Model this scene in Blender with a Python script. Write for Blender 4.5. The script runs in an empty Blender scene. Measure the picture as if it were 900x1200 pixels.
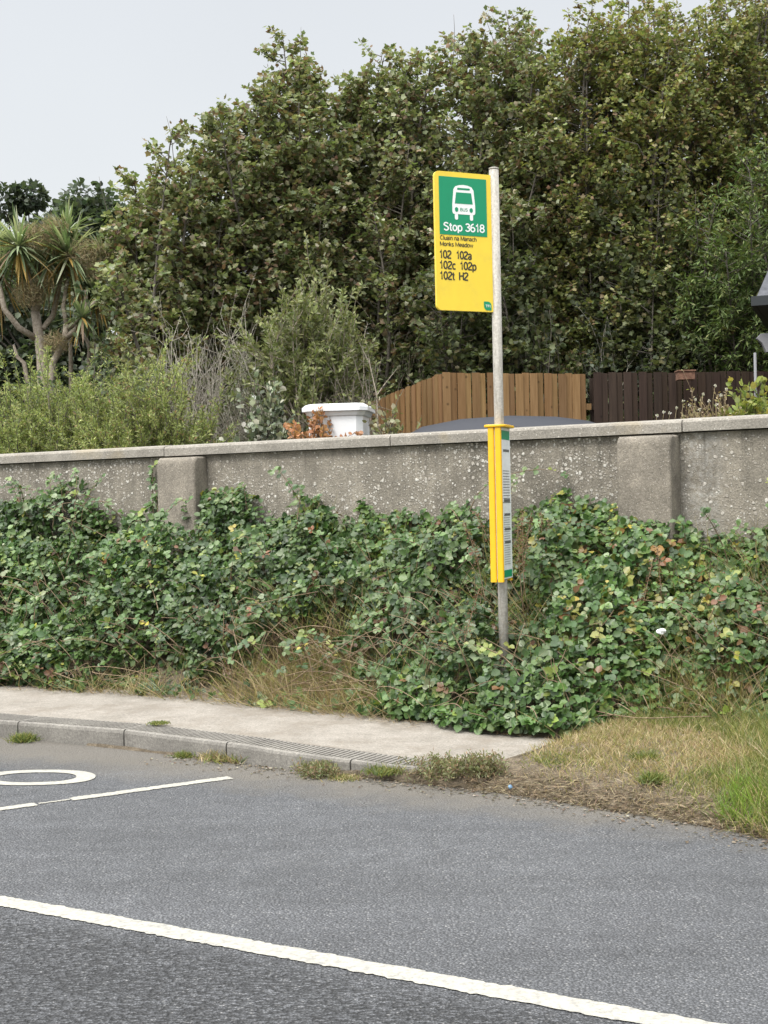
import bpy, math, random
import numpy as np
from mathutils import Matrix, Vector
random.seed(7); rng = np.random.default_rng(11)
sc = bpy.context.scene; COL = sc.collection
# ------------------------------------------------------------ camera
FPX = 1600.0; ROLL = math.radians(1.25); PIT = math.atan(10/1600)
sR, cR = math.sin(ROLL), math.cos(ROLL)
Fw = np.array([0, math.cos(PIT), -math.sin(PIT)]); R0 = np.array([1., 0, 0]); U0 = np.array([0, math.sin(PIT), math.cos(PIT)])
Rt = cR*R0 - sR*U0; Up = sR*R0 + cR*U0; EYE = np.array([0, 0, 1.6])
cam = bpy.data.objects.new('camera', bpy.data.cameras.new('camera')); COL.objects.link(cam); sc.camera = cam
cam.data.sensor_fit = 'VERTICAL'; cam.data.sensor_height = 36; cam.data.lens = 48
cam.data.clip_start = .05; cam.data.clip_end = 2000
cam.matrix_world = Matrix([[Rt[i], Up[i], -Fw[i], EYE[i]] for i in range(3)] + [[0, 0, 0, 1]])
# ------------------------------------------------------------ sky and sun (bright overcast)
w = bpy.data.worlds.new("World"); sc.world = w; w.use_nodes = True
nt = w.node_tree; nt.nodes.clear()
def wn(t, **k):
    n = nt.nodes.new(t)
    for a, b in k.items(): setattr(n, a, b)
    return n
SUN_EL, SUN_AZ = math.radians(52), math.radians(222)      # azimuth clockwise from +Y: behind the camera's left
sky = wn('ShaderNodeTexSky', sky_type='NISHITA', sun_disc=False, sun_elevation=SUN_EL, sun_rotation=SUN_AZ, air_density=1.0, dust_density=4.0)
hsv = wn('ShaderNodeHueSaturation'); hsv.inputs['Saturation'].default_value = .35
nt.links.new(sky.outputs[0], hsv.inputs['Color'])
b1 = wn('ShaderNodeBackground'); b1.inputs['Strength'].default_value = .05
nt.links.new(hsv.outputs[0], b1.inputs['Color'])
tc = wn('ShaderNodeTexCoord'); sp = wn('ShaderNodeSeparateXYZ'); nt.links.new(tc.outputs['Generated'], sp.inputs[0])
rp = wn('ShaderNodeValToRGB'); nt.links.new(sp.outputs['Z'], rp.inputs['Fac'])
e = rp.color_ramp.elements; e[0].position = 0.0; e[0].color = (.40, .42, .425, 1); e[1].position = 1.0; e[1].color = (1.75, 1.72, 1.68, 1)
for p_, c_ in ((.16, (.40, .415, .42, 1)), (.36, (.375, .39, .405, 1)), (.6, (.95, .96, .97, 1))):
    n_ = e.new(p_); n_.color = c_
ns = wn('ShaderNodeTexNoise'); ns.inputs['Scale'].default_value = 2.2; ns.inputs['Detail'].default_value = 4; nt.links.new(tc.outputs['Generated'], ns.inputs['Vector'])
mr = wn('ShaderNodeMapRange'); mr.inputs['To Min'].default_value = .90; mr.inputs['To Max'].default_value = 1.08; nt.links.new(ns.outputs['Fac'], mr.inputs['Value'])
vm = wn('ShaderNodeVectorMath', operation='SCALE'); nt.links.new(rp.outputs[0], vm.inputs[0]); 
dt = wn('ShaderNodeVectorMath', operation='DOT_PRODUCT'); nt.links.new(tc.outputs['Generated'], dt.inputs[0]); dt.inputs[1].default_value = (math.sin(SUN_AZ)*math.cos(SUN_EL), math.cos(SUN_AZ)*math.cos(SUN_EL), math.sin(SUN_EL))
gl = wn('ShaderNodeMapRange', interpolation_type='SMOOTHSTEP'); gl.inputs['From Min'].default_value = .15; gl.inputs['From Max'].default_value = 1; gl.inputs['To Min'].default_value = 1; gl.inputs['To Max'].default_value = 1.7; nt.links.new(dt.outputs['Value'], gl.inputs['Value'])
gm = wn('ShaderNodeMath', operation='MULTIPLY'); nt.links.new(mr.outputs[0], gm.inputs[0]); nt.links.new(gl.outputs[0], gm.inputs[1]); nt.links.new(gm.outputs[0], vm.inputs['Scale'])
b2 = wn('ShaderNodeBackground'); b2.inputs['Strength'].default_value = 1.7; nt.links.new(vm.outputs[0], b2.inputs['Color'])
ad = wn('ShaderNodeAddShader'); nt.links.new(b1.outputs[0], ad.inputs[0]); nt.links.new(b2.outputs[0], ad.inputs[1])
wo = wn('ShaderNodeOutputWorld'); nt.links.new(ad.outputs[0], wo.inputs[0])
sl = bpy.data.lights.new('sun', 'SUN'); sl.energy = 2.0; sl.angle = math.radians(14); sl.color = (1, .95, .87)
sun = bpy.data.objects.new('sun', sl); COL.objects.link(sun)
sd = Vector((math.sin(SUN_AZ)*math.cos(SUN_EL), math.cos(SUN_AZ)*math.cos(SUN_EL), math.sin(SUN_EL)))
sun.rotation_euler = sd.to_track_quat('Z', 'Y').to_euler(); sun.location = sd*30
vs = sc.view_settings; vs.view_transform = 'Standard'; vs.look = 'None'; vs.gamma = 1; vs.exposure = 0.0; vs.use_curve_mapping = False

# ------------------------------------------------------------ placing helpers
def ray(x, y): return Fw + (x-450)/FPX*Rt + (600-y)/FPX*Up
def gz(x, y, z=0.): d = ray(x, y); return EYE + d*((z-1.6)/d[2])
def at(x, y, Y): d = ray(x, y); return EYE + d*(Y/d[1])
def px(P):
    q = np.asarray(P) - EYE; f = q@Fw
    return 450+FPX*(q@Rt)/f, 600-FPX*(q@Up)/f
Ud = np.array([.86043, -.50956, 0]); Nd = np.array([.50956, .86043, 0]); Zd = np.array([0, 0, 1.])
def RD(s, t, z=0.): return Ud*s + Nd*t + Zd*z
def st(P): return float(P@Ud), float(P@Nd)
def on_t(x, y, t): d = ray(x, y); return EYE + d*(t/(d@Nd))
# ------------------------------------------------------------ smooth value noise in numpy
_G = rng.random((64, 64, 64))
def vnoise(P, scale):
    P = np.atleast_2d(P)*scale; i = np.floor(P).astype(int); f = P-i; f = f*f*(3-2*f); i %= 64; j = (i+1) % 64
    r = 0
    for a in (0, 1):
        for b in (0, 1):
            for c in (0, 1):
                w_ = (f[:, 0] if a else 1-f[:, 0])*(f[:, 1] if b else 1-f[:, 1])*(f[:, 2] if c else 1-f[:, 2])
                r = r + w_*_G[(j if a else i)[:, 0], (j if b else i)[:, 1], (j if c else i)[:, 2]]
    return r*2-1
# ------------------------------------------------------------ mesh collector
class MB:
    def __init__(s): s.v = []; s.f = {}; s.c = []; s.n = 0
    def add(s, V, F, col=None):
        V = np.asarray(V, float).reshape(-1, 3); F = np.asarray(F, int)
        s.v.append(V); s.f.setdefault(F.shape[1], []).append(F+s.n)
        s.c.append(np.broadcast_to(np.asarray(col if col is not None else (.5, .5, .5), float), V.shape)); s.n += len(V)
    def ngon(s, V, col=None):
        V = np.asarray(V, float); s.add(V, np.arange(len(V))[None], col)
    def box(s, o, a, b, c, col=None):
        o, a, b, c = map(lambda q: np.asarray(q, float), (o, a, b, c))
        V = [o, o+a, o+a+b, o+b, o+c, o+a+c, o+a+b+c, o+b+c]
        s.add(V, [[0, 3, 2, 1], [4, 5, 6, 7], [0, 1, 5, 4], [1, 2, 6, 5], [2, 3, 7, 6], [3, 0, 4, 7]], col)
    def tube(s, P, r, k=6, col=None, cap=True):
        P = np.asarray(P, float); n = len(P); r = np.broadcast_to(np.asarray(r, float), (n,))
        T = np.gradient(P, axis=0); T /= np.linalg.norm(T, axis=1)[:, None]+1e-9
        ref = np.array([0, 0, 1.]) if abs(T[0][2]) < .9 else np.array([1., 0, 0])
        A = np.cross(T, ref); A /= np.linalg.norm(A, axis=1)[:, None]+1e-9; B = np.cross(T, A)
        th = np.arange(k)*2*math.pi/k
        V = P[:, None]+r[:, None, None]*(np.cos(th)[None, :, None]*A[:, None]+np.sin(th)[None, :, None]*B[:, None])
        i = np.arange(n-1)[:, None]*k; j = np.arange(k)[None]; j2 = (j+1) % k
        F = np.stack([i+j, i+j2, i+k+j2, i+k+j], -1).reshape(-1, 4)
        b = s.n
        s.add(V.reshape(-1, 3), F, col)
        if cap and k > 3:
            s.f.setdefault(k, []).append(np.array([list(range(k))[::-1], [ (n-1)*k+q for q in range(k)]])+b)
    def grid(s, V, col=None):
        V = np.asarray(V, float); a, b = V.shape[:2]
        i = np.arange(a-1)[:, None]*b; j = np.arange(b-1)[None]
        s.add(V.reshape(-1, 3), np.stack([i+j, i+j+1, i+b+j+1, i+b+j], -1).reshape(-1, 4), col)
    def prism(s, pts, off, col=None):
        """closed extrusion of a polygon (list of 3D points) by vector off"""
        pts = np.asarray(pts, float); n = len(pts); V = np.vstack([pts, pts+off]); b = s.n
        i = np.arange(n); F = np.stack([i, (i+1) % n, (i+1) % n+n, i+n], -1)
        s.add(V, F, col); s.f.setdefault(n, []).append(np.array([list(range(n))[::-1], [q+n for q in range(n)]])+b)
    def build(s, name, mat, parent=None, smooth=False, origin=None, bevel=0):
        V = np.vstack(s.v); Cc = np.vstack(s.c)
        if parent is not None: org = np.array(parent['_loc'])
        else: org = np.zeros(3) if origin is None else np.asarray(origin, float)
        V = V-org
        me = bpy.data.meshes.new(name)
        me.vertices.add(len(V)); me.vertices.foreach_set('co', V.astype('f').ravel())
        L = []; S = []; N = []; pos = 0
        for k, fl in s.f.items():
            F = np.vstack(fl); L.append(F.ravel()); S.append(pos+np.arange(len(F))*k); N.append(np.full(len(F), k)); pos += F.size
        L = np.concatenate(L); S = np.concatenate(S); N = np.concatenate(N)
        me.loops.add(len(L)); me.loops.foreach_set('vertex_index', L.astype('i'))
        me.polygons.add(len(S)); me.polygons.foreach_set('loop_start', S.astype('i')); me.polygons.foreach_set('loop_total', N.astype('i'))
        at_ = me.attributes.new('Col', 'FLOAT_COLOR', 'POINT')
        at_.data.foreach_set('color', np.hstack([Cc, np.ones((len(Cc), 1))]).astype('f').ravel())
        me.update(calc_edges=True); me.validate()
        me.polygons.foreach_set('use_smooth', np.full(len(me.polygons), smooth))
        me.materials.append(mat)
        o = bpy.data.objects.new(name, me); COL.objects.link(o)
        if parent is not None: o.parent = parent; 
        else: o.location = org
        o['_loc'] = list(map(float, org))
        if bevel:
            m = o.modifiers.new('bevel', 'BEVEL'); m.width = bevel; m.segments = 2; m.limit_method = 'ANGLE'; m.angle_limit = .6
        return o
def tag(o, label=None, cat=None, group=None, kind=None):
    if label: o['label'] = label
    if cat: o['category'] = cat
    if group: o['group'] = group
    if kind: o['kind'] = kind
    return o
def thing(name, loc, label, cat, group=None):
    o = bpy.data.objects.new(name, None); COL.objects.link(o); o.location = loc; o.empty_display_size = .2
    o['_loc'] = list(map(float, loc)); return tag(o, label, cat, group)
# ------------------------------------------------------------ materials
class NT:
    def __init__(s, name):
        s.m = bpy.data.materials.new(name); s.m.use_nodes = True; s.t = s.m.node_tree
        s.b = s.t.nodes['Principled BSDF']; s.out = s.t.nodes['Material Output']
        s.tc = s.n('ShaderNodeTexCoord'); s.g = s.n('ShaderNodeNewGeometry'); s.pos = s.g.outputs['Position']
    def n(s, ty, **k):
        q = s.t.nodes.new(ty)
        for a, b in k.items(): setattr(q, a, b)
        return q
    def l(s, a, b): s.t.links.new(a, b)
    def noise(s, scale, detail=4, rough=.55, vec=None):
        q = s.n('ShaderNodeTexNoise'); q.inputs['Scale'].default_value = scale; q.inputs['Detail'].default_value = detail; q.inputs['Roughness'].default_value = rough
        s.l(vec or s.pos, q.inputs['Vector']); return q.outputs['Fac']
    def vor(s, scale, feat='F1', out='Distance', rand=1, vec=None):
        q = s.n('ShaderNodeTexVoronoi', feature=feat); q.inputs['Scale'].default_value = scale; q.inputs['Randomness'].default_value = rand
        s.l(vec or s.pos, q.inputs['Vector']); return q.outputs[out]
    def ramp(s, fac, st_):
        q = s.n('ShaderNodeValToRGB'); s.l(fac, q.inputs['Fac']); e = q.color_ramp.elements
        while len(e) < len(st_): e.new(.5)
        for a, (p, c) in zip(e, st_):
            a.position = p; a.color = (c, c, c, 1) if not isinstance(c, tuple) else (*c, 1)
        return q.outputs[0]
    def mix(s, fac, a, b, mode='MIX'):
        q = s.n('ShaderNodeMix', data_type='RGBA', blend_type=mode)
        for i, v in ((0, fac), (6, a), (7, b)):
            if isinstance(v, (int, float)): q.inputs[i].default_value = v
            elif isinstance(v, tuple): q.inputs[i].default_value = (*v, 1)
            else: s.l(v, q.inputs[i])
        return q.outputs[2]
    def math(s, op, a, b=0):
        q = s.n('ShaderNodeMath', operation=op)
        for i, v in enumerate((a, b)):
            if isinstance(v, (int, float)): q.inputs[i].default_value = v
            else: s.l(v, q.inputs[i])
        return q.outputs[0]
    def bump(s, h, strength=.5, dist=.01, prev=None):
        q = s.n('ShaderNodeBump'); q.inputs['Strength'].default_value = strength; q.inputs['Distance'].default_value = dist
        s.l(h, q.inputs['Height'])
        if prev: s.l(prev, q.inputs['Normal'])
        return q.outputs[0]
    def fin(s, col=None, rough=.8, nrm=None, metal=0, spec=None):
        if col is not None:
            if isinstance(col, tuple): s.b.inputs['Base Color'].default_value = (*col, 1)
            else: s.l(col, s.b.inputs['Base Color'])
        if isinstance(rough, (int, float)): s.b.inputs['Roughness'].default_value = rough
        else: s.l(rough, s.b.inputs['Roughness'])
        s.b.inputs['Metallic'].default_value = metal
        if spec is not None: s.b.inputs['Specular IOR Level'].default_value = spec
        if nrm: s.l(nrm, s.b.inputs['Normal'])
        return s.m
def paint(name, c, rough=.5, var=.12, metal=0, spec=None, dirt=None):
    t = NT(name); n = t.noise(14, 5); c2 = tuple(x*(1-var) for x in c)
    col = t.mix(t.ramp(n, [(.35, 0.), (.7, 1.)]), c, c2)
    if dirt: col = t.mix(t.ramp(t.noise(5, 8, .7), [(.52, 0.), (.75, .6)]), col, dirt)
    return t.fin(col, rough, t.bump(t.noise(90, 3), .08, .002), metal, spec)
def leafmat(name, rough=.5, trans=.3, back=1.25, backtint=(1, 1, 1), spec=.4):
    """leaf colour from per-leaf attribute; paler underside"""
    t = NT(name); a = t.n('ShaderNodeAttribute', attribute_name='Col').outputs['Color']
    n = t.noise(60, 2)
    a1 = t.mix(1.0, a, t.ramp(n, [(.3, .82), (.7, 1.12)]), 'MULTIPLY')
    a2 = t.mix(1.0, a1, tuple(back*x for x in backtint), 'MULTIPLY')
    col = t.mix(t.g.outputs['Backfacing'], a1, a2)
    t.fin(col, rough, spec=spec)
    tr = t.n('ShaderNodeBsdfTranslucent'); tcl = t.mix(1.0, a1, (1.15, 1.25, .7), 'MULTIPLY'); t.l(tcl, tr.inputs[0])
    mx = t.n('ShaderNodeMixShader'); mx.inputs[0].default_value = trans
    t.l(t.b.outputs[0], mx.inputs[1]); t.l(tr.outputs[0], mx.inputs[2]); t.l(mx.outputs[0], t.out.inputs[0])
    return t.m
M = {}
M['leaf'] = leafmat('leaf', .5, .33, 1.3, (1.05, 1, 1.0))
M['bramble'] = leafmat('bramble_leaf', .40, .18, 1.5, (1.05, 1, 1.1), spec=.5)
M['needle'] = leafmat('fine_leaf', .6, .25, 1.1)
M['grass'] = leafmat('grass_blade', .55, .3, 1.0)
def barkmat(name, c1, c2, sc_=30):
    t = NT(name); n = t.noise(sc_, 6, .65)
    return t.fin(t.mix(t.ramp(n, [(.35, 0.), (.65, 1.)]), c1, c2), .9, t.bump(n, .6, .01))
M['bark'] = barkmat('bark', (.06, .052, .04), (.13, .115, .095))
M['palebark'] = barkmat('pale_bark', (.20, .165, .125), (.38, .33, .27))
M['deadwood'] = barkmat('dead_wood', (.20, .18, .145), (.38, .355, .30))
M['cane'] = barkmat('bramble_cane', (.13, .085, .055), (.28, .21, .13))
# asphalt with exposed chippings
t = NT('asphalt')
v1 = t.vor(95, 'F1', 'Color'); vd = t.vor(95); big = t.noise(.5, 4, .6); n1 = t.noise(35, 5, .7); n2 = t.noise(7, 4)
g = t.n('ShaderNodeSeparateColor'); t.l(v1, g.inputs[0])
stone = t.ramp(g.outputs[0], [(0., (.10, .105, .115)), (.6, (.14, .146, .157)), (.9, (.185, .192, .204)), (1., (.29, .29, .29))])
col = t.mix(t.ramp(vd, [(.25, 0.), (.65, 1.)]), stone, (.062, .065, .07))
col = t.mix(1., col, t.ramp(big, [(.3, .86), (.7, 1.14)]), 'MULTIPLY')
col = t.mix(1., col, t.ramp(n2, [(.3, .86), (.7, 1.12)]), 'MULTIPLY')
# the near lane beyond the centre line is coarser and darker
tv = t.n('ShaderNodeVectorMath', operation='DOT_PRODUCT'); t.l(t.pos, tv.inputs[0]); tv.inputs[1].default_value = tuple(Nd)
wob = t.math('ADD', tv.outputs['Value'], t.math('MULTIPLY', t.math('SUBTRACT', n2, .5), .12))
near = t.ramp(t.math('SUBTRACT', wob, 3.2), [(.60, 1.), (.85, 0.)])
mp = t.n('ShaderNodeMapping'); mp.inputs['Rotation'].default_value = (0, 0, -.5); mp.inputs['Scale'].default_value = (.7, 1.25, 1); t.l(t.pos, mp.inputs[0])
v2 = t.vor(48, vec=mp.outputs[0]); coarse = t.ramp(v2, [(.25, 1.25), (.62, .45)])
colN = t.mix(1., col, coarse, 'MULTIPLY')
col = t.mix(near, col, colN)
mpb = t.n('ShaderNodeMapping'); mpb.inputs['Rotation'].default_value = (0, 0, .5347); mpb.inputs['Scale'].default_value = (.12, 1.6, 1); t.l(t.pos, mpb.inputs[0])
col = t.mix(1., col, t.ramp(t.noise(1.3, 4, .6, mpb.outputs[0]), [(.32, .84), (.68, 1.12)]), 'MULTIPLY')
col = t.mix(t.ramp(t.noise(1.1, 9, .75), [(.58, 0.), (.72, .3)]), col, (.09, .09, .09))
# dusty pale margin by the kerb
mar = t.ramp(t.math('SUBTRACT', t.math('ADD', tv.outputs['Value'], t.math('MULTIPLY', t.noise(3, 5, .7), .7)), 6.3), [(.12, 0.), (.6, .75)])
col = t.mix(mar, col, (.15, .135, .11))
h = t.math('ADD', t.math('MULTIPLY', vd, -1.0), t.math('MULTIPLY', t.math('MULTIPLY', v2, near), -2.2))
bn = t.bump(h, 1., .012); bn = t.bump(n1, .35, .01, bn)
M['asphalt'] = t.fin(col, t.ramp(n1, [(.3, .62), (.7, .85)]), bn, spec=.45)
t = NT('road_paint'); n = t.noise(45, 6, .7); n2 = t.noise(6, 4)
col = t.mix(t.ramp(n, [(.40, 1.), (.52, 0.)]), (.37, .36, .31), (.24, .235, .215))
col = t.mix(t.ramp(n2, [(.42, 0.), (.75, .6)]), col, (.30, .29, .26)); col = t.mix(t.ramp(t.noise(18, 9, .8), [(.54, 0.), (.66, .75)]), col, (.17, .172, .175))
M['roadpaint'] = t.fin(col, .7, t.bump(t.vor(120), -.5, .005))
def concrete(name, c, dark, bs=.5, sc_=60):
    t = NT(name); n = t.noise(4, 6, .65); n2 = t.noise(sc_, 5, .7); v = t.vor(180, 'F1', 'Color')
    q = t.n('ShaderNodeSeparateColor'); t.l(v, q.inputs[0])
    col = t.mix(t.ramp(n, [(.35, 0.), (.7, 1.)]), c, dark)
    col = t.mix(1., col, t.ramp(n2, [(.3, .72), (.7, 1.25)]), 'MULTIPLY')
    col = t.mix(1., col, t.ramp(q.outputs[0], [(0., .8), (1., 1.2)]), 'MULTIPLY')
    return t, col, n2
t, col, n2 = concrete('pavement_concrete', (.265, .243, .212), (.185, .168, .142))
col = t.mix(t.ramp(t.noise(2.2, 8, .75), [(.48, 0.), (.66, .7)]), col, (.15, .125, .095))
M['pavement'] = t.fin(col, .9, t.bump(n2, .5, .006))
t, col, n2 = concrete('kerb_concrete', (.22, .208, .185), (.145, .136, .122))
M['kerb'] = t.fin(col, .9, t.bump(n2, .5, .006))
t, col, n2 = concrete('coping_concrete', (.29, .27, .235), (.20, .185, .16))
col = t.mix(t.ramp(t.vor(26, 'F1'), [(.10, .8), (.17, 0.)]), col, (.52, .50, .45))
col = t.mix(t.ramp(t.noise(1.3, 5, .6), [(.58, 0.), (.7, .45)]), col, (.30, .235, .12))
M['coping'] = t.fin(col, .9, t.bump(n2, .7, .008))
# roughcast wall with pale shell chips
t, col, n2 = concrete('roughcast', (.27, .245, .20), (.195, .175, .143))
patch = t.noise(1.3, 4, .7)
def chips(sc_, lo, hi, keep):
    q = t.n('ShaderNodeTexVoronoi', feature='F1'); q.inputs['Scale'].default_value = sc_; t.l(t.pos, q.inputs['Vector'])
    k = t.n('ShaderNodeSeparateColor'); t.l(q.outputs['Color'], k.inputs[0])
    a = t.ramp(q.outputs['Distance'], [(lo, 1.), (hi, 0.)])
    thr = t.math('SUBTRACT', keep, t.math('MULTIPLY', t.math('SUBTRACT', patch, .5), 1.3))
    return t.math('MULTIPLY', a, t.math('GREATER_THAN', k.outputs[0], thr)), k.outputs[1]
c1, r1 = chips(28, .30, .44, .74); c2, r2 = chips(50, .32, .48, .78); c3, r3 = chips(90, .34, .5, .76)
chipc = t.ramp(r1, [(0., (.33, .30, .26)), (.5, (.45, .42, .37)), (1., (.62, .60, .55))])
ch = t.math('MINIMUM', t.math('ADD', c1, t.math('ADD', c2, t.math('MULTIPLY', c3, .5))), 1.)
# pale lime bloom just right of the big pier and faint vertical weather streaks
PB = st(on_t(822, 560, 10.1))[0]
sv = t.n('ShaderNodeVectorMath', operation='DOT_PRODUCT'); t.l(t.pos, sv.inputs[0]); sv.inputs[1].default_value = tuple(Ud)
dist = t.math('ABSOLUTE', t.math('SUBTRACT', sv.outputs['Value'], PB))
bl = t.math('MULTIPLY', t.ramp(dist, [(.06, 1.), (.2, 0.)]), t.ramp(t.noise(22, 5, .7), [(.42, 0.), (.62, .75)]))
col = t.mix(bl, col, (.42, .41, .38))
mp = t.n('ShaderNodeMapping'); mp.inputs['Scale'].default_value = (5, 5, .5); t.l(t.pos, mp.inputs[0])
col = t.mix(1., col, t.ramp(t.noise(1.5, 5, .6, mp.outputs[0]), [(.3, .8), (.7, 1.15)]), 'MULTIPLY')
col = t.mix(1., col, t.ramp(t.noise(2.6, 7, .7), [(.35, .72), (.65, 1.18)]), 'MULTIPLY')
zz = t.n('ShaderNodeSeparateXYZ'); t.l(t.pos, zz.inputs[0])
mps = t.n('ShaderNodeMapping'); mps.inputs['Scale'].default_value = (7, 7, .25); t.l(t.pos, mps.inputs[0])
stk = t.math('MULTIPLY', t.ramp(t.noise(1.2, 4, .7, mps.outputs[0]), [(.52, 0.), (.66, .7)]), t.ramp(t.math('SUBTRACT', zz.outputs[2], 1.2), [(.25, 0.), (.88, 1.)]))
col = t.mix(stk, col, (.085, .078, .062))
col = t.mix(ch, col, chipc)
hh = t.math('ADD', t.math('MULTIPLY', ch, .6), n2)
M['roughcast'] = t.fin(col, .92, t.bump(hh, .9, .012))
t, col, n2 = concrete('pier_render', (.235, .21, .17), (.165, .147, .12))
col = t.mix(1., col, t.ramp(t.noise(3.5, 7, .75), [(.35, .68), (.65, 1.22)]), 'MULTIPLY'); c_ = t.ramp(t.vor(45, 'F1'), [(.12, .6), (.2, 0.)]); col = t.mix(c_, col, (.45, .42, .38))
M['pier'] = t.fin(col, .92, t.bump(n2, .9, .01))
# soil, dry litter ground
t = NT('soil'); n = t.noise(9, 8, .7); n2 = t.noise(70, 5, .7)
col = t.ramp(n, [(.3, (.10, .08, .055)), (.5, (.18, .145, .10)), (.72, (.29, .24, .17))])
col = t.mix(1., col, t.ramp(n2, [(.3, .65), (.7, 1.3)]), 'MULTIPLY')
M['soil'] = t.fin(col, .95, t.bump(n2, 1., .02, t.bump(n, .8, .05)))
t = NT('verge_ground'); n = t.noise(7, 8, .7); n2 = t.noise(90, 5, .7)
col = t.ramp(n, [(.3, (.10, .095, .045)), (.5, (.17, .145, .085)), (.72, (.27, .225, .14))])
col = t.mix(1., col, t.ramp(n2, [(.3, .6), (.7, 1.3)]), 'MULTIPLY')
M['verge'] = t.fin(col, .95, t.bump(n2, 1., .02))
t = NT('garden_ground'); n = t.noise(2, 8, .7)
M['garden'] = t.fin(t.ramp(n, [(.3, (.03, .035, .015)), (.7, (.07, .065, .035))]), .95, t.bump(n, .8, .05))
# fence boards
def boards(name, a, b):
    t = NT(name); at_ = t.n('ShaderNodeAttribute', attribute_name='Col').outputs['Color']
    mp = t.n('ShaderNodeMapping'); mp.inputs['Scale'].default_value = (14, 14, .8); t.l(t.pos, mp.inputs[0])
    n = t.noise(3, 6, .65, mp.outputs[0]); kn = t.vor(5.5, 'F1')
    col = t.mix(t.ramp(n, [(.3, 0.), (.7, 1.)]), a, b)
    col = t.mix(1., col, at_, 'MULTIPLY'); col = t.mix(t.ramp(kn, [(.05, .75), (.13, 0.)]), col, tuple(x*.35 for x in a))
    return t.fin(col, .8, t.bump(n, .4, .004), spec=.2)
M['tan_board'] = boards('tan_fence_board', (.165, .094, .04), (.25, .155, .075))
M['dark_board'] = boards('brown_fence_board', (.03, .02, .016), (.052, .035, .026))
# sign materials
M['yellow'] = paint('sign_yellow', (.80, .59, .05), .42, .05, dirt=(.62, .47, .07))
M['yellow_frame'] = paint('case_yellow', (.80, .46, .012), .38, .08)
M['green'] = paint('sign_green', (.0, .25, .115), .42, .05)
M['white'] = paint('sign_white', (.78, .8, .79), .45, .04)
M['black'] = paint('lettering_black', (.04, .035, .02), .5, .1)
M['ink'] = paint('print_ink', (.10, .105, .11), .5, .1)
t = NT('galvanised_post'); n = t.noise(60, 6, .7); n2 = t.noise(7, 5)
mp = t.n('ShaderNodeMapping'); mp.inputs['Scale'].default_value = (40, 40, 6); t.l(t.pos, mp.inputs[0])
col = t.mix(t.ramp(n, [(.35, 0.), (.65, 1.)]), (.29, .275, .245), (.46, .44, .40))
col = t.mix(t.ramp(t.noise(1.5, 5, .6, mp.outputs[0]), [(.5, 0.), (.72, .7)]), col, (.20, .185, .15))
M['post'] = t.fin(col, .65, t.bump(n, .35, .003), .25)
M['paper'] = paint('timetable_paper', (.78, .81, .83), .25, .12)
M['whitepaint'] = paint('white_paint', (.72, .74, .76), .35, .05)
M['carpaint'] = paint('grey_car_paint', (.035, .038, .048), .6, .05, spec=.25)
M['glass'] = paint('car_glass', (.02, .022, .025), .08, .0)
M['tyre'] = paint('tyre_rubber', (.02, .02, .02), .8, .1)
M['alloy'] = paint('wheel_alloy', (.4, .4, .42), .35, .1, .7)
M['blackpaint'] = paint('black_paint', (.015, .019, .022), .4, .1)
M['slate'] = barkmat('slate', (.06, .064, .075), (.11, .115, .13), 12)
M['darkwall'] = paint('dark_render', (.03, .033, .036), .8, .3)
M['greyrender'] = paint('grey_render', (.19, .19, .20), .8, .1)
M['boxwood'] = barkmat('planter_wood', (.12, .06, .04), (.22, .12, .08), 25)
M['blueplastic'] = paint('blue_wrapper', (.25, .42, .62), .35, .4)
M['petal'] = leafmat('seed_head', .8, .2, 1.)

# ------------------------------------------------------------ leaves
def T_ov():      # folded oval leaflet, unit length along y
    V = np.array([[0, 0, 0], [-.36, .3, .10], [-.33, .68, .09], [0, 1, -.04], [.33, .68, .09], [.36, .3, .10]])
    return V, np.array([[0, 3, 2, 1], [0, 5, 4, 3]])
def T_palm():    # five-lobed sycamore leaf
    tips = [(-.36, .0), (-.56, .45), (0, .98), (.56, .45), (.36, .0)]
    nts = [(0, -.02), (-.40, .18), (-.29, .60), (.29, .60), (.40, .18), (0, -.02)]
    V = [[0, .32, -.09]]+[[x, y, .0] for x, y in nts]+[[x, y, .07] for x, y in tips]
    return np.array(V), np.array([[0, 2+i, 7+i, 1+i] for i in range(5)])
def T_lance():
    return np.array([[0, 0, 0], [-.13, .45, .03], [0, 1, 0], [.13, .45, .03]]), np.array([[0, 3, 2, 1]])
OV, PALM, LANCE = T_ov(), T_palm(), T_lance()
def nrm(a): return a/(np.linalg.norm(a, axis=-1, keepdims=True)+1e-9)
def rvec(n): return nrm(rng.normal(size=(n, 3)))
def leaves(mb, P, D, Nn, S, tmpl, C, wx=1.):
    P, D, Nn = map(np.asarray, (P, D, Nn)); n = len(P)
    D = nrm(D); B = nrm(np.cross(D, Nn)); Nn = np.cross(B, D)
    V, F = tmpl; S = np.broadcast_to(S, (n,))
    W = P[:, None]+S[:, None, None]*(V[None, :, 0, None]*wx*B[:, None]+V[None, :, 1, None]*D[:, None]+V[None, :, 2, None]*Nn[:, None])
    Fa = (F[None]+(np.arange(n)*len(V))[:, None, None]).reshape(-1, F.shape[1])
    mb.add(W.reshape(-1, 3), Fa, np.repeat(C, len(V), axis=0))
def pal(n, cols, wts, var=.22):
    cols = np.array(cols); wts = np.array(wts, float); i = rng.choice(len(cols), n, p=wts/wts.sum())
    return cols[i]*rng.uniform(1-var, 1+var, (n, 1))*rng.uniform(.93, 1.07, (n, 3))
SYC = ([(.165, .20, .085), (.235, .265, .125), (.12, .15, .065), (.205, .165, .095), (.36, .37, .26), (.175, .115, .07)], [5, 5, 3, 2.8, 2.8, 1.8])
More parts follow.
